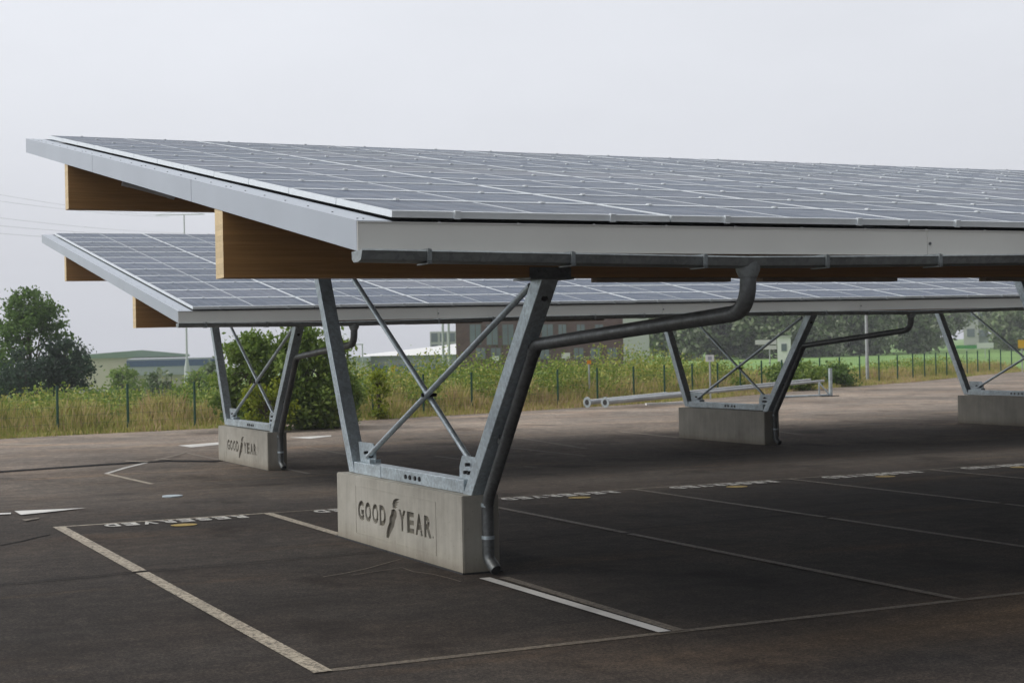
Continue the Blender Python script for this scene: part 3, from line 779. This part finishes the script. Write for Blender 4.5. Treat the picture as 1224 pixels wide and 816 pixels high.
# ------------------------------------------------------------------ rough meadow and brambles behind the fence (uncountable)
def along(n, d0, d1, x0=-9, x1=62):
    x = rng.uniform(x0, x1, n); d = rng.uniform(d0, d1, n)
    y = np.array([fence_y(a) for a in x]) + d; return x, y, d
def blades(n, d0, d1, hmean, mat, name, label, w=.022, x0=-9, x1=62, hfun=None):
    x, y, d = along(n, d0, d1, x0, x1); z = np.array([terr(a, b) for a, b in zip(x, y)])
    clump = .55 + .9 * (np.sin(x * 1.9 + y * .7) * np.sin(x * .77 - y * 1.3) * .5 + .5)
    h = hmean * rng.uniform(.45, 1.25, n) * clump
    if hfun is not None: h *= hfun(x, y)
    ang = rng.uniform(0, 2 * np.pi, n); wx, wy = np.cos(ang) * w * .5, np.sin(ang) * w * .5
    lx, ly = rng.normal(size=n) * h * .22, rng.normal(size=n) * h * .22
    V = np.stack([np.stack([x - wx, y - wy, z], 1), np.stack([x + wx, y + wy, z], 1), np.stack([x + wx * .8 + lx * .4, y + wy * .8 + ly * .4, z + h * .6], 1), np.stack([x + lx, y + ly, z + h], 1), np.stack([x - wx * .8 + lx * .4, y - wy * .8 + ly * .4, z + h * .6], 1)], 1).reshape(-1, 3)
    me = bpy.data.meshes.new(name); me.vertices.add(5 * n); me.vertices.foreach_set('co', V.ravel().astype(np.float32))
    me.loops.add(5 * n); me.loops.foreach_set('vertex_index', np.arange(5 * n, dtype=np.int32)); me.polygons.add(n)
    me.polygons.foreach_set('loop_start', np.arange(0, 5 * n, 5, dtype=np.int32)); me.polygons.foreach_set('loop_total', np.full(n, 5, dtype=np.int32)); me.update()
    me.materials.append(mat); o = bpy.data.objects.new(name, me); col.objects.link(o); tag(o, label, kind='stuff'); return o
def hprof(x):                     # height of the rank growth along the fence
    return np.interp(x, [-9, 8, 14, 20, 27, 33, 38, 60], [.82, .92, 1.3, 1.38, 1.42, 1.2, .70, .70])
blades(70000, -.35, 2.6, .50, M['grassb'], 'tall_grass', 'tall straw coloured and green grass along the fence', .03, hfun=lambda x, y: np.interp(x, [-9, 12, 20, 34, 40, 60], [1, 1.1, 1.15, 1.1, .8, .75]) * np.clip(.35 + (y - np.array([fence_y(a) for a in x]) + .35) * .75, .3, 1.25))
blades(22000, -.65, .2, .16, M['grassb'], 'short_grass', 'short ragged grass at the edge of the asphalt', .03)
pts = []
for i in range(420):              # taller scrub that bulges forward in the middle
    x = rng.uniform(8.5, 33); d = rng.uniform(.5, 3.2); y = fence_y(x) + d
    if math.sin(x * 1.7) + math.sin(x * .63 + 1) < -.3: continue
    h = float(np.interp(x, [8, 12, 20, 30, 34], [.85, 1.1, 1.2, 1.2, .9])) * rng.uniform(.5, 1.1); z = terr(x, y)
    q = np.array([x, y, z + h * rng.uniform(.35, .9)]); pts.append(q + rng.normal(size=(70, 3)) * np.array([.22, .22, .17 * h]))
for i in range(2100):
    x = rng.uniform(-9, 62); 
    if x > 34 and rng.uniform() < .6: continue
    d = rng.uniform(2.0, 6.5); y = fence_y(x) + d
    h = float(hprof(x)) * (.62 + .38 * min(1, (d - 1.5) / 3)) * rng.uniform(.75, 1.12)
    z = terr(x, y); k = 64
    q = np.array([x, y, z + h * rng.uniform(.45, 1.0 if i % 5 else 1.22)]); pts.append(q + rng.normal(size=(k, 3)) * np.array([.30, .30, .16 * h]))
pts = np.concatenate(pts); pts[:, 2] = np.maximum(pts[:, 2], -.1)
rng2 = np.random.default_rng(3)
tag(leaf_mesh('brambles', pts, .068, M['bramble']), 'dense bramble and nettle growth behind the fence', kind='stuff')
x, y, d = along(420, .8, 5, 10, 34); z = np.array([terr(a, b) for a, b in zip(x, y)]) + rng.uniform(.6, 1.3, 420)
tag(leaf_mesh('yellow_flowers', np.stack([x, y, z], 1), .04, M['petal']), 'small yellow wild flowers among the grass', kind='stuff')

# ------------------------------------------------------------------ trees and shrubs
def bA(u, D): p = A(u, D); p.z = terr(p.x, p.y); return p
def topz(u, v, D): return A(u, D, v=v).z
def T(name, u, D, vtop, wpx, mat, label, **k):
    b = bA(u, D); top = topz(u, vtop, D); H = top - b.z; rx = wpx / 2 * D / FPX
    kw = dict(rz=H * (.53 if 'shrub' in name else .46), size=.13); kw.update(k); return tree(name, b, H, rx, kw.pop('rz'), mat, label, **kw)
T('broadleaf_tree', 36, 64, 342, 128, M['leaf_dark'], 'tall dark broadleaf tree at the left edge behind the fence', nclump=170, nleaf=62, spread=.20, size=.10, shape='egg')
T('broadleaf_tree', -60, 70, 385, 120, M['leaf_mid'], 'lighter broadleaf tree cut off by the left edge', nclump=60, nleaf=120, spread=.35, size=.13)
T('pine_tree', 78, 62, 404, 62, M['leaf_pine'], 'low blue green pine beside the tall dark tree', nclump=44, nleaf=80, spread=.2, size=.10)
T('pine_tree', 30, 61, 418, 60, M['leaf_pine'], 'dark pine in front of the tall broadleaf tree', nclump=40, nleaf=80, spread=.22, size=.10)
T('young_tree', 146, 95, 428, 30, M['leaf_mid'], 'young green tree in front of the cream warehouse', nclump=26, nleaf=80, spread=.22, size=.16, group='young trees before the warehouses')
T('young_tree', 160, 97, 436, 24, M['leaf_mid'], 'shorter young tree just right of the tallest one by the cream warehouse', nclump=22, nleaf=70, spread=.2, size=.16, group='young trees before the warehouses')
T('young_tree', 183, 100, 434, 22, M['leaf_far'], 'greyish young tree before the beige wall', nclump=22, nleaf=70, spread=.2, size=.16, group='young trees before the warehouses')
T('young_tree', 204, 100, 436, 22, M['leaf_far'], 'young tree between the greyish one and the pale mast', nclump=22, nleaf=70, spread=.2, size=.16, group='young trees before the warehouses')
T('young_tree', 237, 98, 430, 30, M['leaf_mid'], 'green young tree right of the pale mast', nclump=26, nleaf=80, spread=.22, size=.16, group='young trees before the warehouses')
T('young_tree', 256, 100, 426, 32, M['leaf_far'], 'young tree half behind the left steel column', nclump=26, nleaf=80, spread=.25, size=.16, group='young trees before the warehouses')
T('shrub', 120, 80, 455, 34, M['leaf_far'], 'low rounded shrub at the foot of the cream wall', cat='shrub', nclump=20, nleaf=60, spread=.2, size=.12)
T('large_shrub', 300, 43, 398, 78, M['leaf_mid'], 'leafy shrub behind the steel frame of the far carport, its left half', cat='shrub', nclump=80, nleaf=110, spread=.17, size=.085)
T('large_shrub', 366, 42.5, 386, 96, M['leaf_mid'], 'tall dark shrub showing right of the far steel frame', cat='shrub', nclump=95, nleaf=120, spread=.2, size=.085)
T('yellow_shrub', 318, 41.3, 452, 56, M['leaf_yellow'], 'low yellow green shrub at the foot of the taller shrubs', cat='shrub', nclump=40, nleaf=80, spread=.12, size=.065)
T('large_shrub', 402, 43, 438, 50, M['leaf_mid'], 'lower green shrub at the right end of the shrub group', cat='shrub', nclump=40, nleaf=90, spread=.16, size=.08)
T('shrub', 948, 66, 434, 66, M['leaf_mid'], 'green shrub behind the leaning column of the far carport', cat='shrub', nclump=50, nleaf=90, spread=.2, size=.10)
T('shrub', 1001, 70, 438, 30, M['leaf_dark'], 'dark rounded shrub right of the lying poles', cat='shrub', nclump=40, nleaf=90, spread=.16, size=.09)
T('shrub', 452, 47, 436, 22, M['leaf_yellow'], 'slim upright bush beside the yellow marker post', cat='shrub', nclump=22, nleaf=60, spread=.1, size=.07)
belt = [(782, 190), (806, 175), (836, 200), (862, 180), (890, 195), (918, 178), (946, 200), (972, 185), (1000, 205), (1030, 190), (1062, 215), (1092, 200), (1112, 230), (1218, 235), (1228, 215), (1262, 240)]
words = ['first tree of the far belt, next to the grey end of the brick building', 'second tree of the far belt from the brick building', 'third tree of the far belt, above the square sign', 'fourth tree of the far belt, right of the square sign', 'far tree left of the white direction signs', 'far tree behind the white direction signs', 'far tree right of the small white building', 'far tree over the end of the lying poles', 'far tree left of the grey lamp post', 'far tree right behind the grey lamp post', 'far tree over the middle of the green field', 'far tree left of the third steel frame', 'far tree behind the left column of the third steel frame', 'far tree right of the pale tower block', 'last far tree inside the right edge', 'far tree cut by the right edge']
for (u, D), w in zip(belt, words):
    T('belt_tree', u, D, 330 + (u * 7 % 23), 74, M['leaf_far'], w, nclump=60, nleaf=120, spread=.75, size=.40, rz=4.4, group='belt of far trees beyond the field')

# ------------------------------------------------------------------ far buildings
def wall_box(root, name, mat, x0, x1, y0, y1, z0, z1, org): return MB().box(x0, x1, y0, y1, z0, z1).build(name, mat, root)
def building(name, u0, u1, D, vtop, label, cat='building', depth=20, base=None):
    a, b = A(u0, D), A(u1, D); zt = topz((u0 + u1) / 2, vtop, D); w = (b - a).length
    rz = math.atan2(b.y - a.y, b.x - a.x); z = (terr(a.x, a.y) if base is None else base) - .5
    o = empty(name, (a.x, a.y, z), rz); tag(o, label, cat); return o, w, zt - z
# cream warehouse with a low green gable
o, w, H = building('warehouse', 66, 222, 190, 425, 'long cream warehouse with a low green gabled roof', depth=40)
MB().box(0, w, 0, 40, 0, H).build('wall', M['cream'], o)
m = MB(); pk = .6
m.add([(-.4, -.4, H), (w * .66, -.4, H + pk), (w + .4, -.4, H), (-.4, 40, H), (w * .66, 40, H + pk), (w + .4, 40, H), (-.4, -.4, H - .25), (w + .4, -.4, H - .25)], [(0, 3, 4, 1), (1, 4, 5, 2), (0, 1, 2, 7, 6), (3, 5, 4)])
m.build('roof', M['greenroof'], o)
o, w, H = building('low_factory', 155, 262, 168, 428, 'grey low factory with a dark blue band under its eaves', depth=20)
MB().box(0, w, 0, 22, 0, H * .8).build('wall', M['beige'], o); MB().box(-.3, w, -.3, 22, H * .8, H).build('roof', M['lavender'], o)
MB().box(-.35, w, -.36, -.3, H * .905, H * .98).build('blue_band', M['blue'], o)
for i in range(5): MB().box(1 + i * 1.8, 2 + i * 1.8, -.05, .05, H * .35, H * .6).build('window', M['pane'], o)
o, w, H = building('white_hall', 436, 590, 150, 424, 'long hall with a pale sloping roof and bluish glazed wall', depth=25)
MB().box(0, w, 0, 25, 0, H).build('wall', M['lavender'], o)
m = MB(); m.add([(-.5, -.5, H), (w, -.5, H), (w, 12, H + 1.3), (-.5, 12, H + .1), (w, 25, H), (-.5, 25, H)], [(0, 1, 2, 3), (3, 2, 4, 5), (0, 3, 5), (1, 4, 2)]); m.build('roof', M['white'], o)
for i in range(6): MB().box(.6 + i * 1.9, 2.1 + i * 1.9, -.06, .04, H * .45, H * .85).build('glazing', M['paneb'], o)
o, w, H = building('low_factory', 380, 440, 135, 432, 'small flat white and blue factory left of the pale roofed hall', depth=15)
MB().box(0, w, 0, 15, 0, H).build('wall', M['greywall'], o); MB().box(-.2, w + .2, -.2, 15, H, H + .35).build('roof', M['lavender'], o)
MB().box(w * .70, w * .99, -.08, .0, H * .3, H * .8).build('gate', M['paneb'], o)
o, w, H = building('glass_block', 514, 545, 185, 396, 'pale glass office block rising behind the white hall', depth=12)
MB().box(0, w, 0, 12, 0, H).build('wall', M['greywall'], o)
for r_ in range(3):
    for c_ in range(3): MB().box(.15 + c_ * w / 3, (c_ + 1) * w / 3 - .1, -.05, .03, H - 1.2 - r_ * 1.3, H - .2 - r_ * 1.3).build('window', M['pane'], o)
# brick building
o, w, H = building('brick_building', 545, 746, 125, 352, 'dark red brown brick building with tall grey windows behind the vegetation', depth=16)
MB().box(0, w, 0, 16, 0, H).build('wall', M['brick'], o); MB().box(-.15, w + .15, -.15, 16, H, H + .25).build('roof', M['greywall'], o)
pm = w / 201
def win(u0, u1, v0, v1):
    za = topz(u0, v1, 125) - o.location.z; zb = topz(u0, v0, 125) - o.location.z; x0, x1 = (u0 - 545) * pm, (u1 - 545) * pm
    f = MB(); f.box(x0 - .06, x1 + .06, -.05, .02, za - .06, zb + .06); fo = f.build('window', M['wframe'], o)
    g_ = MB(); g_.box(x0, (x0 + x1) / 2 - .03, -.07, -.052, za, zb); g_.box((x0 + x1) / 2 + .03, x1, -.07, -.052, za, zb); g_.build('pane', M['pane'], fo)
for u in (562, 582, 601, 624, 648): win(u, u + 13, 388, 412)
for u in (569, 587, 645, 686, 706, 726): win(u, u + 11, 416, 429)
for u in (668, 690, 712): win(u, u + 9, 388, 405)
o2, w2, H2 = building('grey_building', 745, 776, 122, 360, 'light grey rendered building at the right end of the brick one', depth=14)
MB().box(0, w2, 0, 14, 0, H2).build('wall', M['greywall'], o2); MB().box(-.1, w2 + .1, -.1, 14, H2, H2 + .2).build('roof', M['lavender'], o2)
o, w, H = building('tower_block', 1152, 1182, 250, 345, 'pale tower block rising above the far field', depth=14)
MB().box(0, w * .6, 0, 14, 0, H).build('wall', M['greywall'], o); MB().box(w * .6, w, .4, 14, 0, H - 1).build('wall', M['lavender'], o)
for r_ in range(8):
    for c_ in range(2): MB().box(.5 + c_ * 1.9, 1.6 + c_ * 1.9, -.06, .02, H - 2.4 - r_ * 2.4, H - 1.2 - r_ * 2.4).build('window', M['pane'], o)
o, w, H = building('white_cabin', 929, 945, 88, 403, 'small white cabin beside the direction signs', depth=2.5)
MB().box(0, w, 0, 2.5, 0, H).build('wall', M['white'], o); MB().box(-.06, w + .06, -.06, 2.56, H, H + .08).build('roof', M['greywall'], o)
MB().box(w * .3, w * .7, -.03, .01, H - .75, H - .35).build('window', M['pane'], o)

# ------------------------------------------------------------------ posts, signs, mast, wires
b = A(223, 150); b.z = terr(b.x, b.y); zt = topz(224, 256.5, 150)
mast = empty('power_mast', b); tag(mast, 'pale tapered power mast with a cross arm, rising behind the warehouses', 'mast')
m = MB(); m.tube([b - Vector((0, 0, .5)), (b.x, b.y, b.z + 7), (b.x, b.y, b.z + 8), (b.x, b.y, zt)], [.30, .27, .10, .055], 12); m.build('pole', M['mast'], mast, b, smooth=True)
m = MB(); m.tube([(b.x, b.y, b.z + 5.6), (b.x, b.y, b.z + 5.8)], .36, 12); m.build('band', M['mast'], mast, b)
rt = Vector((CM[0][0], CM[1][0], 0)).normalized()
pa = Vector((b.x, b.y, zt)); m = MB(); m.tube([pa - rt * 2.6, pa + rt * 1.9], .04, 6); m.tube([pa - rt * 2.6, pa + Vector((0, 0, .4)) , pa + rt * 1.9], .015, 6); m.build('cross_arm', M['mast'], mast, b)
for i, (v0, off, dz) in enumerate([(218, -2.5, 0), (229, -1.3, -.2), (250, 0, -1.7), (262, 1.0, -2.0), (272, 1.8, -2.6)]):
    s = A(-80, 95, v=v0); e = pa + rt * off + Vector((0, 0, dz)); P = []
    for t in range(13):
        q = s.lerp(e, t / 12); q.z -= .25 * 4 * (t / 12) * (1 - t / 12); P.append(q)
    m = MB(); m.tube(P, .007, 4); w_ = m.build('power_cable', M['wire'], None, tuple(s))
    tag(w_, ['topmost faint power cable left of the canopy', 'second faint power cable from the top', 'middle faint power cable', 'fourth faint power cable from the top', 'lowest faint power cable in the left sky'][i], 'cable', 'power cables hanging to the mast')

def post(name, u, D, vtop, r, mat, label, cat, zb=None, arm=None):
    b = bA(u, D); z = topz(u, vtop, D); o = empty(name, b); tag(o, label, cat)
    m = MB(); m.tube([(b.x, b.y, b.z - .2), (b.x, b.y, z)], [r, r * .75], 10); m.build('post', M[mat], o, b, smooth=True)
    return o, b, z
o, b, z = post('lamp_post', 1036, 74, 352, .085, 'post', 'grey lamp post standing behind the fence before the green field', 'lamp post')
m = MB(); m.box(b.x - .5, b.x + .15, b.y - .12, b.y + .12, z, z + .09); m.build('lamp_head', M['post'], o, b)
o, b, z = post('lamp_post', 529.5, 100, 356, .09, 'post', 'left one of two close grey lamp posts before the white hall', 'lamp post')
m = MB(); m.box(b.x - .6, b.x + .1, b.y - .12, b.y + .12, z, z + .09); m.build('lamp_head', M['post'], o, b)
o, b, z = post('lamp_post', 536.5, 104, 356, .09, 'post', 'right one of two close grey lamp posts, next to the brick building', 'lamp post')
m = MB(); m.box(b.x - .1, b.x + .6, b.y - .12, b.y + .12, z, z + .09); m.build('lamp_head', M['post'], o, b)
o, b, z = post('street_lamp', 433, 110, 412, .05, 'post', 'thin street lamp with a short arm before the blue gate', 'street lamp')
m = MB(); m.box(b.x - 1.1, b.x + .05, b.y - .06, b.y + .06, z, z + .06); m.build('lamp_head', M['post'], o, b)
def board(name, u0, u1, v0, v1, D, mat, label, cat, pu=None, parts=None):
    uc = pu or (u0 + u1) / 2; b = bA(uc, D); o = empty(name, b, math.atan2(rt.y, rt.x)); tag(o, label, cat)
    z1, z0 = topz(uc, v0, D) - b.z, topz(uc, v1, D) - b.z; k = D / FPX
    MB().tube([(0, .03, -.1), (0, .03, z1 - .02)], .03, 8).build('post', M['post'], o)
    MB().box((u0 - uc) * k, (u1 - uc) * k, -.02, .0, z0, z1).build('sign_board', M[mat], o); return o, b
o, b = board('square_sign', 843, 853, 424, 432, 57.5, 'white', 'small square white sign on a post at the fence', 'sign')
MB().box(-.07, .07, -.026, -.021, topz(848, 430, 57.5) - b.z, topz(848, 426, 57.5) - b.z).build('sign_panel', M['lavender'], o)
o, b = board('direction_sign', 903, 928, 406, 411.5, 74, 'white', 'white direction boards, two on one post, left of the small white cabin', 'sign', 920)
k = 74 / FPX; MB().box(-9 * k, 8 * k, -.02, 0, topz(920, 417.5, 74) - b.z, topz(920, 413, 74) - b.z).build('sign_board', M['white'], o)
o, b = board('marker_post', 466.5, 471.5, 437, 449, 55, 'yellow', 'yellow marker board standing in the bushes', 'marker')
o, b = board('marker_post', 588, 596, 425.5, 431, 62, 'white', 'small white marker above the vegetation, before the left windows', 'marker')
o, b = board('marker_post', 671, 681, 421.5, 428, 62, 'white', 'small white marker above the vegetation, in the middle of the brick wall', 'marker')
o, b = board('orange_beacon', 701, 706, 430.5, 435, 55, 'orange', 'small orange beacon above the grass before the brick wall', 'beacon')
o, b = board('orange_sign', 1217, 1226, 406, 416, 92, 'yellow', 'orange yellow board beside the right edge of the field', 'sign')
o, b = board('white_banner', 1168, 1187, 409.5, 416, 150, 'white', 'white banner at the top of the green field', 'banner')
o, b = board('green_banner', 1143, 1167, 412.5, 416.5, 151, 'gsign', 'green banner left of the white banner on the field', 'banner')

# ------------------------------------------------------------------ steel columns lying in front of the fence
GZ = -.14
def lying(pa, pb, ra, rb, label):
    o = empty('lying_pole', (pa.x, pa.y, GZ)); org = (pa.x, pa.y, GZ); tag(o, label, 'steel pole', 'galvanised lamp columns lying by the fence')
    d = (pb - pa).normalized()
    mid = pa.lerp(pb, .32)
    m = MB(); m.tube([pa, mid, mid + d * .12, pb], [ra, ra * .95, ra * .62, rb], 14); m.build('shaft', M['post'], o, org, smooth=True)
    m = MB(); m.tube([pa - d * .03, pa], .17, 16); m.build('base_flange', M['steel'], o, org, smooth=True)
    m = MB(); m.tube([pa - d * .034, pa - d * .029], .09, 16); m.build('flange_bore', M['darkmatte'], o, org)
    return o
pa = G(724, 489, GZ) + Vector((0, 0, .22)); e = G(985, 473, GZ); pb = Vector((e.x, e.y, A(985, (Vector((e.x, e.y, 0)) - Vector((CAM.x, CAM.y, 0))).length, v=455).z))
lying(pa, pb, .085, .045, 'nearer of two galvanised poles lying by the fence, flange on the ground')
s = Vector((-.35, .55, 0)); lying(pa + s, pb + s * .8 + Vector((0, 0, .04)), .085, .045, 'farther of two galvanised poles lying by the fence')
e = G(993, 473.5, GZ); tr = empty('pole_trestle', (e.x, e.y, GZ)); tag(tr, 'upright steel trestle holding the raised ends of the lying poles', 'trestle')
org = (e.x, e.y, GZ); H = A(993, (Vector((e.x, e.y, 0)) - Vector((CAM.x, CAM.y, 0))).length, v=440).z - GZ
MB().box(e.x - .05, e.x + .05, e.y - .05, e.y + .05, GZ + .03, GZ + H).build('upright', M['steel'], tr, org)
MB().box(e.x - .4, e.x + .3, e.y - .1, e.y + .1, GZ, GZ + .03).build('foot_plate', M['darkmatte'], tr, org)
m = MB(); m.tube([(e.x - .5, e.y, GZ + .5), (e.x - .5, e.y, GZ + .08)], .03, 6); m.tube([(e.x - .5, e.y, GZ + .5), (e.x - .05, e.y, GZ + .05)], .03, 6)
f = G(930, 476, GZ); m.tube([(f.x, f.y, GZ + .05), (e.x - .05, e.y, GZ + .05)], .035, 8); m.build('leg', M['steel'], tr, org)
f = G(800, 483, GZ); q = pa.lerp(pb, .30)
tb = empty('timber_block', (f.x, f.y, GZ)); tag(tb, 'short timber bearer under the lying poles', 'timber')
MB().box(-.9, .9, -.06, .06, 0, .07).build('beam', M['white'], tb)
# valve cover in the lane
c = g0(206, 589.5); m = MB(); m.prism_z([(c[0] + .14 * math.cos(a * math.pi / 8), c[1] + .14 * math.sin(a * math.pi / 8)) for a in range(16)], gz(*c) + .002, gz(*c) + .018)
tag(m.build('valve_cover', M['steel'], None, (c[0], c[1], 0)), 'small round metal cover set in the lane between the carports', 'cover')

# ------------------------------------------------------------------ sky, sun, haze
w = bpy.data.worlds.new('World'); scene.world = w; w.use_nodes = True; nt = w.node_tree
bg = nt.nodes['Background']
sky = nt.nodes.new('ShaderNodeTexSky'); sky.sky_type = 'NISHITA'; sky.sun_disc = False
SUN_EL, SUN_AZ = R(46), R(-62)    # azimuth from +Y towards +X
sky.sun_elevation = SUN_EL; sky.sun_rotation = SUN_AZ; sky.air_density = 1.4; sky.dust_density = 5; sky.ozone_density = 1
tc = nt.nodes.new('ShaderNodeTexCoord'); sp = nt.nodes.new('ShaderNodeSeparateXYZ'); nt.links.new(tc.outputs['Generated'], sp.inputs[0])
cl = ramp(nt, sp.outputs[2], [(0.0, (6.7, 6.9, 7.5)), (.05, (7.2, 7.4, 8.0)), (.16, (7.8, 8.0, 8.55)), (.5, (8.6, 8.8, 9.3)), (1.0, (9.4, 9.6, 10.0))])
ns = noise(nt, 2.2, 5, .55, tc.outputs['Generated'], (1, 1, 3)); nr = ramp(nt, ns, [(.3, .945), (.7, 1.05)])
cl = mixc(nt, 1.0, cl, nr, 'MULTIPLY')
dp = nt.nodes.new('ShaderNodeVectorMath'); dp.operation = 'DOT_PRODUCT'; nt.links.new(tc.outputs['Generated'], dp.inputs[0]); dp.inputs[1].default_value = (-.58, .72, .38)
ma = nt.nodes.new('ShaderNodeMath'); ma.operation = 'MULTIPLY_ADD'; ma.inputs[1].default_value = .5; ma.inputs[2].default_value = .5; nt.links.new(dp.outputs['Value'], ma.inputs[0])
cl = mixc(nt, 1.0, cl, ramp(nt, ma.outputs[0], [(0, .09), (.22, .13), (.34, .42), (.50, 1.0), (.85, 1.05), (1, 1.5)]), 'MULTIPLY')
nt.links.new(mixc(nt, .92, sky.outputs[0], cl), bg.inputs['Color']); bg.inputs['Strength'].default_value = .10
sun = bpy.data.lights.new('Sun', 'SUN'); sun.energy = 1.5; sun.angle = R(20); sun.color = (1, .96, .9)
so = bpy.data.objects.new('Sun', sun); col.objects.link(so)
dirv = Vector((math.sin(SUN_AZ) * math.cos(SUN_EL), math.cos(SUN_AZ) * math.cos(SUN_EL), math.sin(SUN_EL)))
so.rotation_euler = (-dirv).to_track_quat('-Z', 'Y').to_euler()

HAZE = True
if HAZE:
    m = MB(); m.box(-320, 570, -60, 700, -9, 40); hz = m.build('haze', [], None); hz.data.materials.clear()
    hm = bpy.data.materials.new('haze_air'); hm.use_nodes = True; hn = hm.node_tree; hn.nodes.clear()
    out = hn.nodes.new('ShaderNodeOutputMaterial'); pv = hn.nodes.new('ShaderNodeVolumePrincipled')
    pv.inputs['Color'].default_value = (.93, .95, 1, 1); pv.inputs['Density'].default_value = .0008
    hn.links.new(pv.outputs[0], out.inputs['Volume']); hz.data.materials.append(hm)
    tag(hz, 'thin grey haze over the far land', kind='stuff')

# ------------------------------------------------------------------ camera and render settings
cam = bpy.data.cameras.new('Camera'); co = bpy.data.objects.new('Camera', cam); col.objects.link(co)
co.location = CAM; co.rotation_euler = EUL; cam.sensor_width = 36; cam.lens = FPX / 1224 * 36
cam.clip_start = .1; cam.clip_end = 5000
cam.dof.use_dof = True; cam.dof.focus_distance = 14.5; cam.dof.aperture_fstop = 5.6
scene.camera = co
scene.view_settings.view_transform = 'Standard'; scene.view_settings.look = 'None'
scene.view_settings.exposure = .14; scene.view_settings.gamma = 1
scene.render.engine = 'CYCLES'
